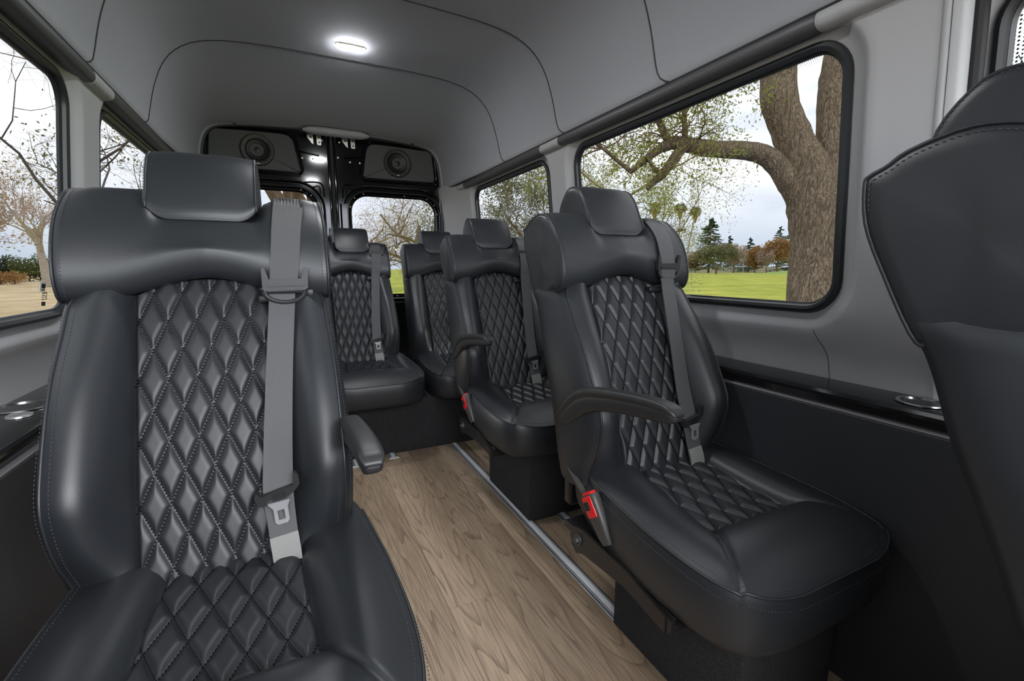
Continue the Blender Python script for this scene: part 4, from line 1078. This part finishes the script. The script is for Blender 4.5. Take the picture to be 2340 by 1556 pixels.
# hanging sprays right of the arching limb
for k in range(46):
    x = 4.9 + 1.25 * rg.random(); y = 6.3 - .35 * (x - 3.4) + rg.normal() * .35; z = 3.15 + .95 * rg.random()
    p0 = np.array([x, y, z + .35]) - B0; p1 = p0 + np.array([rg.normal() * .12, rg.normal() * .12, -.3 - .35 * rg.random()])
    P = spline([p0, (p0 + p1) / 2 + rg.normal(size=3) * .04, p1], 6); tube(tw, P, np.linspace(.006, .002, 6), 3, cap=False)
    for p in P[1:]: leaves(lf, rg, p, (.09, .09, .09), 5, .034, 3.2)
for k in range(26):
    p0 = np.array([8.3 + 1.5 * rg.random(), 3.0 + 1.0 * rg.random(), 4.0 + 1.3 * rg.random()]) - B0; p1 = p0 + np.array([rg.normal() * .2, rg.normal() * .2, -.4 - .4 * rg.random()])
    P = spline([p0, (p0 + p1) / 2 + rg.normal(size=3) * .05, p1], 6); tube(tw, P, np.linspace(.008, .003, 6), 3, cap=False)
    for p in P[1:]: leaves(lf, rg, p, (.11, .11, .11), 6, .04, 3.0)
tw.obj('twigs', M['bark_brown'], bt, kind='stuff', auto=None); lf.obj('foliage', M['leaf_yg'], bt, smooth=False, kind='stuff')

# trees outside, mid distance, right side
make_tree('park_tree', 'leafy spreading tree behind the arching limb, seen in the right window', (12.2, 15.6, GZ), 9.8, .20, 21, M['bark_brown'], M['leaf_yg'], 13, .05, .38, 5, (.02, .02, 1), .72, .22, (3, 4), .15, first=.36)
make_tree('park_tree', 'low leafy tree whose branch tips hang before the palms', (12.6, 16.0, GZ), 9.2, .16, 34, M['bark_brown'], M['leaf_yg'], 11, .042, .30, 4, (.05, -.08, 1), .85, .12, (4, 5), .14, first=.52)
make_tree('park_tree', 'olive green tree filling the rear right side window', (9.3, 17.6, GZ), 8.6, .20, 41, M['bark_brown'], M['leaf_olive'], 11, .05, .38, 5, (0, 0, 1), .7, .2, (3, 4), .16, first=.34)
make_tree('park_tree', 'second olive tree at the far end of the rear right side window', (8.6, 21.5, GZ), 9.0, .22, 43, M['bark_brown'], M['leaf_olive'], 11, .055, .42, 5, (.03, 0, 1), .75, .15, (3, 4), .16, first=.34)
# behind the rear doors
make_tree('park_tree', 'twiggy tree with yellow leaves seen through the right rear door', (7.6, 27.0, GZ), 11.5, .24, 52, M['bark_brown'], M['leaf_tan'], 5, .045, .40, 5, (-.05, 0, 1), .9, .02, (3, 4), .18, first=.38)
make_tree('park_tree', 'bare pinkish twiggy tree farther behind the rear doors', (5.4, 38.0, GZ), 11, .22, 57, M['bark_brown'], M['leaf_brown'], 6, .06, .5, 5, (.02, 0, 1), .8, .1, (3, 4), .18, first=.38)
for i, (x, y, r, lab) in enumerate(((-.62, 16.2, .22, 'brown trunk first from left in the left rear door window'), (.42, 15.6, .34, 'thick mossy trunk second from left in the left rear door window'), (1.05, 15.9, .24, 'brown trunk at the right of the left rear door window'))):
    make_tree('trunk_tree', lab, (x, y, GZ), 13, r, 60 + i, M['bark_brown'], M['leaf_yg'], 3, .07, .45, 3, (.01, 0, 1), .6, .25, (4, 6), .05, first=.55)
# left side
make_tree('bare_tree', 'pale trunked tree with sparse orange leaves beyond the left window', (-21.2, 60.9, GZ), 14.0, .42, 71, M['bark_pale'], M['leaf_orange'], 3, .09, .8, 5, (-.10, .0, 1), .62, .28, (3, 4), .13, first=.40)
make_tree('bare_tree', 'second bare tree behind the pale trunked tree at left', (-30, 72, GZ), 17, .40, 73, M['bark_pale'], M['leaf_brown'], 3, .22, .8, 5, (0, 0, 1), .62, .25, (3, 4), .14, first=.38)
make_tree('bare_tree', 'near bare tree whose dark twigs reach into the left window', (-3.35, 13.6, GZ), 10.5, .10, 78, M['bark_dark'], None, maxlev=5, spread=.85, up=.15, nch=(3, 4), wig=.2, first=.42)
make_tree('bare_tree', 'dark twiggy tree filling the small rear left side window', (-4.6, 20.5, GZ), 11, .22, 79, M['bark_dark'], M['leaf_olive'], 1, .07, .4, 5, (0, 0, 1), .8, .1, (3, 4), .18, first=.35)
def hedge(label, p0, p1, h, w, seed, m_, n, size, cat='hedge'):
    rg = np.random.default_rng(seed); p0 = np.array(p0, float); p1 = np.array(p1, float); d = p1 - p0
    t = thing('hedge', label, cat, (p0[0], p0[1], GZ)); mb = MB(); lb = MB()
    ln = np.linalg.norm(d); k = max(2, int(ln / (w * .9)))
    for i in range(k):
        f = (i + rg.random() * .6) / k; c = d * f; hh = h * (.7 + .5 * rg.random())
        leaves(lb, rg, (c[0], c[1], hh * .5), (w, w, hh * .5), n, size, 1.8)
        tube(mb, [(c[0], c[1], 0), (c[0] + .05, c[1], hh * .6)], [.08, .03], 5)
    mb.obj('stems', M['bark_dark'], t, kind='stuff'); lb.obj('foliage', m_, t, smooth=False, kind='stuff')
hedge('dark green hedge row behind the dry lawn at left', (-42, 88), (-22, 84), 3.6, 1.6, 5, M['leaf_hedge'], 1300, .12)
hedge('low brown shrub in front of the dark hedge at left', (-29.5, 72), (-27, 72), 1.7, 1.3, 6, M['leaf_orange'], 1200, .075, 'shrub')

# far trees on the right lawn
def round_tree(label, x, y, h, w, seed, m_, trunk_h=.3, n=1500, size=.35, stems=1, name='round_tree'):
    rg = np.random.default_rng(seed); t = thing(name, label, 'tree', (x, y, GZ)); mb = MB(); lb = MB()
    for s in range(stems):
        a = s * 6.28 / max(stems, 1); o_ = 0 if stems == 1 else .35
        tube(mb, spline([(0, 0, -.05), (math.cos(a) * o_, math.sin(a) * o_, h * trunk_h * .5), (math.cos(a) * w * .25 * (stems > 1), math.sin(a) * w * .25 * (stems > 1), h * .6)], 8), np.linspace(.3, .1, 8) * h / 9, 6)
    for k in range(14):
        v = rg.normal(size=3); v /= np.linalg.norm(v); c = np.array([v[0] * w * .32, v[1] * w * .32, h * (trunk_h + (1 - trunk_h) * .5) + v[2] * h * (1 - trunk_h) * .32])
        leaves(lb, rg, c, (w * .22, w * .22, h * (1 - trunk_h) * .24), int(n / 14 * 2.2), size * .62, 1.7)
    mb.obj('trunk', M['bark_brown'], t, auto=None); lb.obj('foliage', m_, t, smooth=False, kind='stuff')
def conifer(label, x, y, h, w, seed, m_, n=60, name='conifer', bare=.08):
    rg = np.random.default_rng(seed); t = thing(name, label, 'tree', (x, y, GZ)); mb = MB(); lb = MB()
    tube(mb, [(0, 0, 0), (0, 0, h * .5), (0, 0, h)], [h * .022, h * .014, .02], 6)
    for k in range(n):
        f = bare + (1 - bare) * k / n; z = h * f; r = w * .5 * (1 - f) ** .8 * (.65 + .5 * rg.random()) + .15; a = rg.random() * 6.28
        e = np.array([math.cos(a) * r, math.sin(a) * r, z - .12 * r]); tube(mb, [(0, 0, z), tuple(e)], [.06, .02], 3, cap=False)
        for q in np.linspace(.25, 1, 5): leaves(lb, rg, np.array([0, 0, z]) * (1 - q) + e * q, (.16 * r + .15, .16 * r + .15, .3), 18, .24, 2.2)
    mb.obj('trunk', M['bark_brown'], t, auto=None); lb.obj('foliage', m_, t, smooth=False, kind='stuff')
round_tree('round olive green tree on short forked stems, middle of far lawn', 116.2, 99.0, 9.3, 12.5, 1, M['leaf_olive'], .30, 3000, .40, 4)
conifer('tall dark pine standing behind the round olive tree', 139.5, 122.3, 19.5, 19, 2, M['leaf_dark'], 130)
conifer('thin blue conifer right of the tall dark pine', 172.8, 141.3, 15.5, 11, 3, M['leaf_blue'])
conifer('small blue conifer behind the orange tree row', 171.8, 130.5, 14.0, 11, 4, M['leaf_blue'])
conifer('blue conifer rising above the orange trees beside the big trunk', 192.3, 131.8, 19.5, 14, 5, M['leaf_blue'])
conifer('dark conifer at the left edge of the big trunk', 178.5, 116.5, 17.5, 18, 6, M['leaf_dark'], 110)
round_tree('rust orange tree right of the round olive tree', 160.5, 119.1, 9.8, 10, 7, M['leaf_orange'], .15, 1700, .5)
round_tree('large rust orange tree beside the big trunk', 164.5, 113.0, 12.8, 12, 8, M['leaf_orange'], .2, 2000, .5)
round_tree('pinkish brown bare tree before the large orange tree', 158.5, 113.0, 9.4, 8, 9, M['leaf_brown'], .25, 1400, .42)
round_tree('pinkish brown tree just right of the round olive tree', 152.0, 121.6, 11.0, 10, 10, M['leaf_brown'], .25, 1500, .45)
round_tree('brown tree left of the tall pine at the lawn edge', 138.0, 131.0, 8.0, 10, 12, M['leaf_brown'], .2, 1500, .45)
round_tree('rust tree left of the tall pine near the leaning palm', 143.0, 131.5, 7.0, 9, 13, M['leaf_orange'], .15, 1300, .45)
def palm(label, x, y, h, seed, lean=(0, 0)):
    rg = np.random.default_rng(seed); t = thing('palm_tree', label, 'palm', (x, y, GZ), group='fan palms over the far lawn'); mb = MB(); lb = MB(); sk = MB()
    top = np.array([lean[0], lean[1], h]); tube(mb, spline([(0, 0, 0), (lean[0] * .35, lean[1] * .35, h * .5), tuple(top)], 10), np.linspace(.36, .22, 10), 7)
    for k in range(40):
        a = rg.random() * 6.28; el = rg.random() * 1.8 - .5; d = np.array([math.cos(a) * math.cos(el), math.sin(a) * math.cos(el), math.sin(el)])
        e = top + d * 1.3; tube(mb, [tuple(top), tuple(e)], [.04, .02], 3, cap=False); leaves(lb, rg, e + d * .35, (.55, .55, .5), 16, .5, 6)
    lathe(sk, [(.25, h - 3.2), (.55, h - 2.4), (.85, h - 1.2), (.6, h - .2)], 14, 'z', (lean[0] * .95, lean[1] * .95, 0))
    mb.obj('trunk', M['bark_pale'], t, auto=None); lb.obj('fronds', M['leaf_olive'], t, smooth=False, kind='stuff'); sk.obj('frond_skirt', M['leaf_orange'], t)
palm('palm tree beside the near seat headrest, leftmost of three', 109.5, 119.0, 20.6, 1)
palm('straight palm tree, middle of the three palms', 117.0, 115.4, 20.8, 2)
palm('leaning palm tree, rightmost of the three palms', 116.9, 111.9, 19.6, 3, (4.5, 1.1))
# far boundary wall, gravel path, mound, lamp post and parked cars
fw = thing('boundary_wall', 'low pale boundary wall along the far edge of the lawn', 'wall', (150, 150, GZ))
pA, pB = np.array([128., 150.]), np.array([210., 118.]); n_ = 26
wm = mat('pale_wall', (.44, .40, .35), .9, noise=(.4, .3, (.55, .51, .46)))
for k in range(n_):
    a_ = pA + (pB - pA) * k / n_; c_ = pA + (pB - pA) * (k + .94) / n_; b_ = MB()
    q = MB(); ux = (c_ - a_); lnn = np.linalg.norm(ux); box(q, (0, -.12, 0), (lnn, .12, 2.2)); an = math.atan2(ux[1], ux[0])
    q.v = [(v[0] * math.cos(an) - v[1] * math.sin(an) + a_[0] - 150, v[0] * math.sin(an) + v[1] * math.cos(an) + a_[1] - 150, v[2]) for v in q.v]
    q.obj('panel', wm, fw, smooth=False)
pm = MB(); 
grid(pm, [[(x + w_ * .35, y + w_, GZ + .02) for w_ in (0, 9)] for x, y in ((100, 122), (112, 108), (124, 98), (134, 91))]); pm.obj('path', mat('sandy_path', (.5, .42, .32), .95, noise=(.6, .3, (.6, .52, .42))), kind='structure')
mm = MB(); grid(mm, [[(150 + 20 * r * math.cos(t), 96 + 9 * r * math.sin(t), GZ - .02 + 1.1 * (1 - smooth(r))) for t in a] for r in np.linspace(.01, 1, 8)], False, True); mm.obj('terrain', mat('mound_grass', (.16, .27, .04), .95, noise=(.5, .3, (.26, .36, .07))), kind='structure')
lp_ = thing('lamp_post', 'thin white lamp post before the far boundary wall', 'lamp post', (160.3, 124.0, GZ)); q = MB(); tube(q, [(0, 0, 0), (0, 0, 4.2)], [.09, .06], 8); q.obj('post', M['white_plastic'], lp_); q = MB(); lathe(q, [(.05, 4.2), (.4, 4.5), (.45, 5.0), (.1, 5.3), (0, 5.3)], 12); q.obj('lantern', M['white_plastic'], lp_)
def car(label, x, y, rz, m_):
    t = thing('parked_car', label, 'car', (x, y, GZ), rz); q = MB()
    prof = [(-2.1, .35), (-2.1, .8), (-1.3, .95), (-.8, 1.42), (.7, 1.42), (1.3, .98), (2.05, .85), (2.1, .35)]
    prism(q, prof, 'x', -.85, .85); q.obj('body', m_, t, smooth=False)
    for sx in (-.8, .8):
        for sy in (-1.3, 1.3): q = MB(); lathe(q, [(0, -.12), (.33, -.12), (.33, .12), (0, .12)], 16, 'x', (sx, sy, .33)); q.obj('wheel', M['rubber'], t)
    q = MB(); prism(q, [(-1.15, .98), (-.75, 1.36), (.65, 1.36), (1.15, 1.0)], 'x', -.86, .86); q.obj('car_windows', M['gasket'], t, smooth=False)
car('small white car parked by the far wall left of the olive tree', 128.0, 128.5, 2.2, M['white_plastic'])
car('dark car parked by the far wall under the large orange tree', 168.5, 112.0, 2.2, M['rubber'])
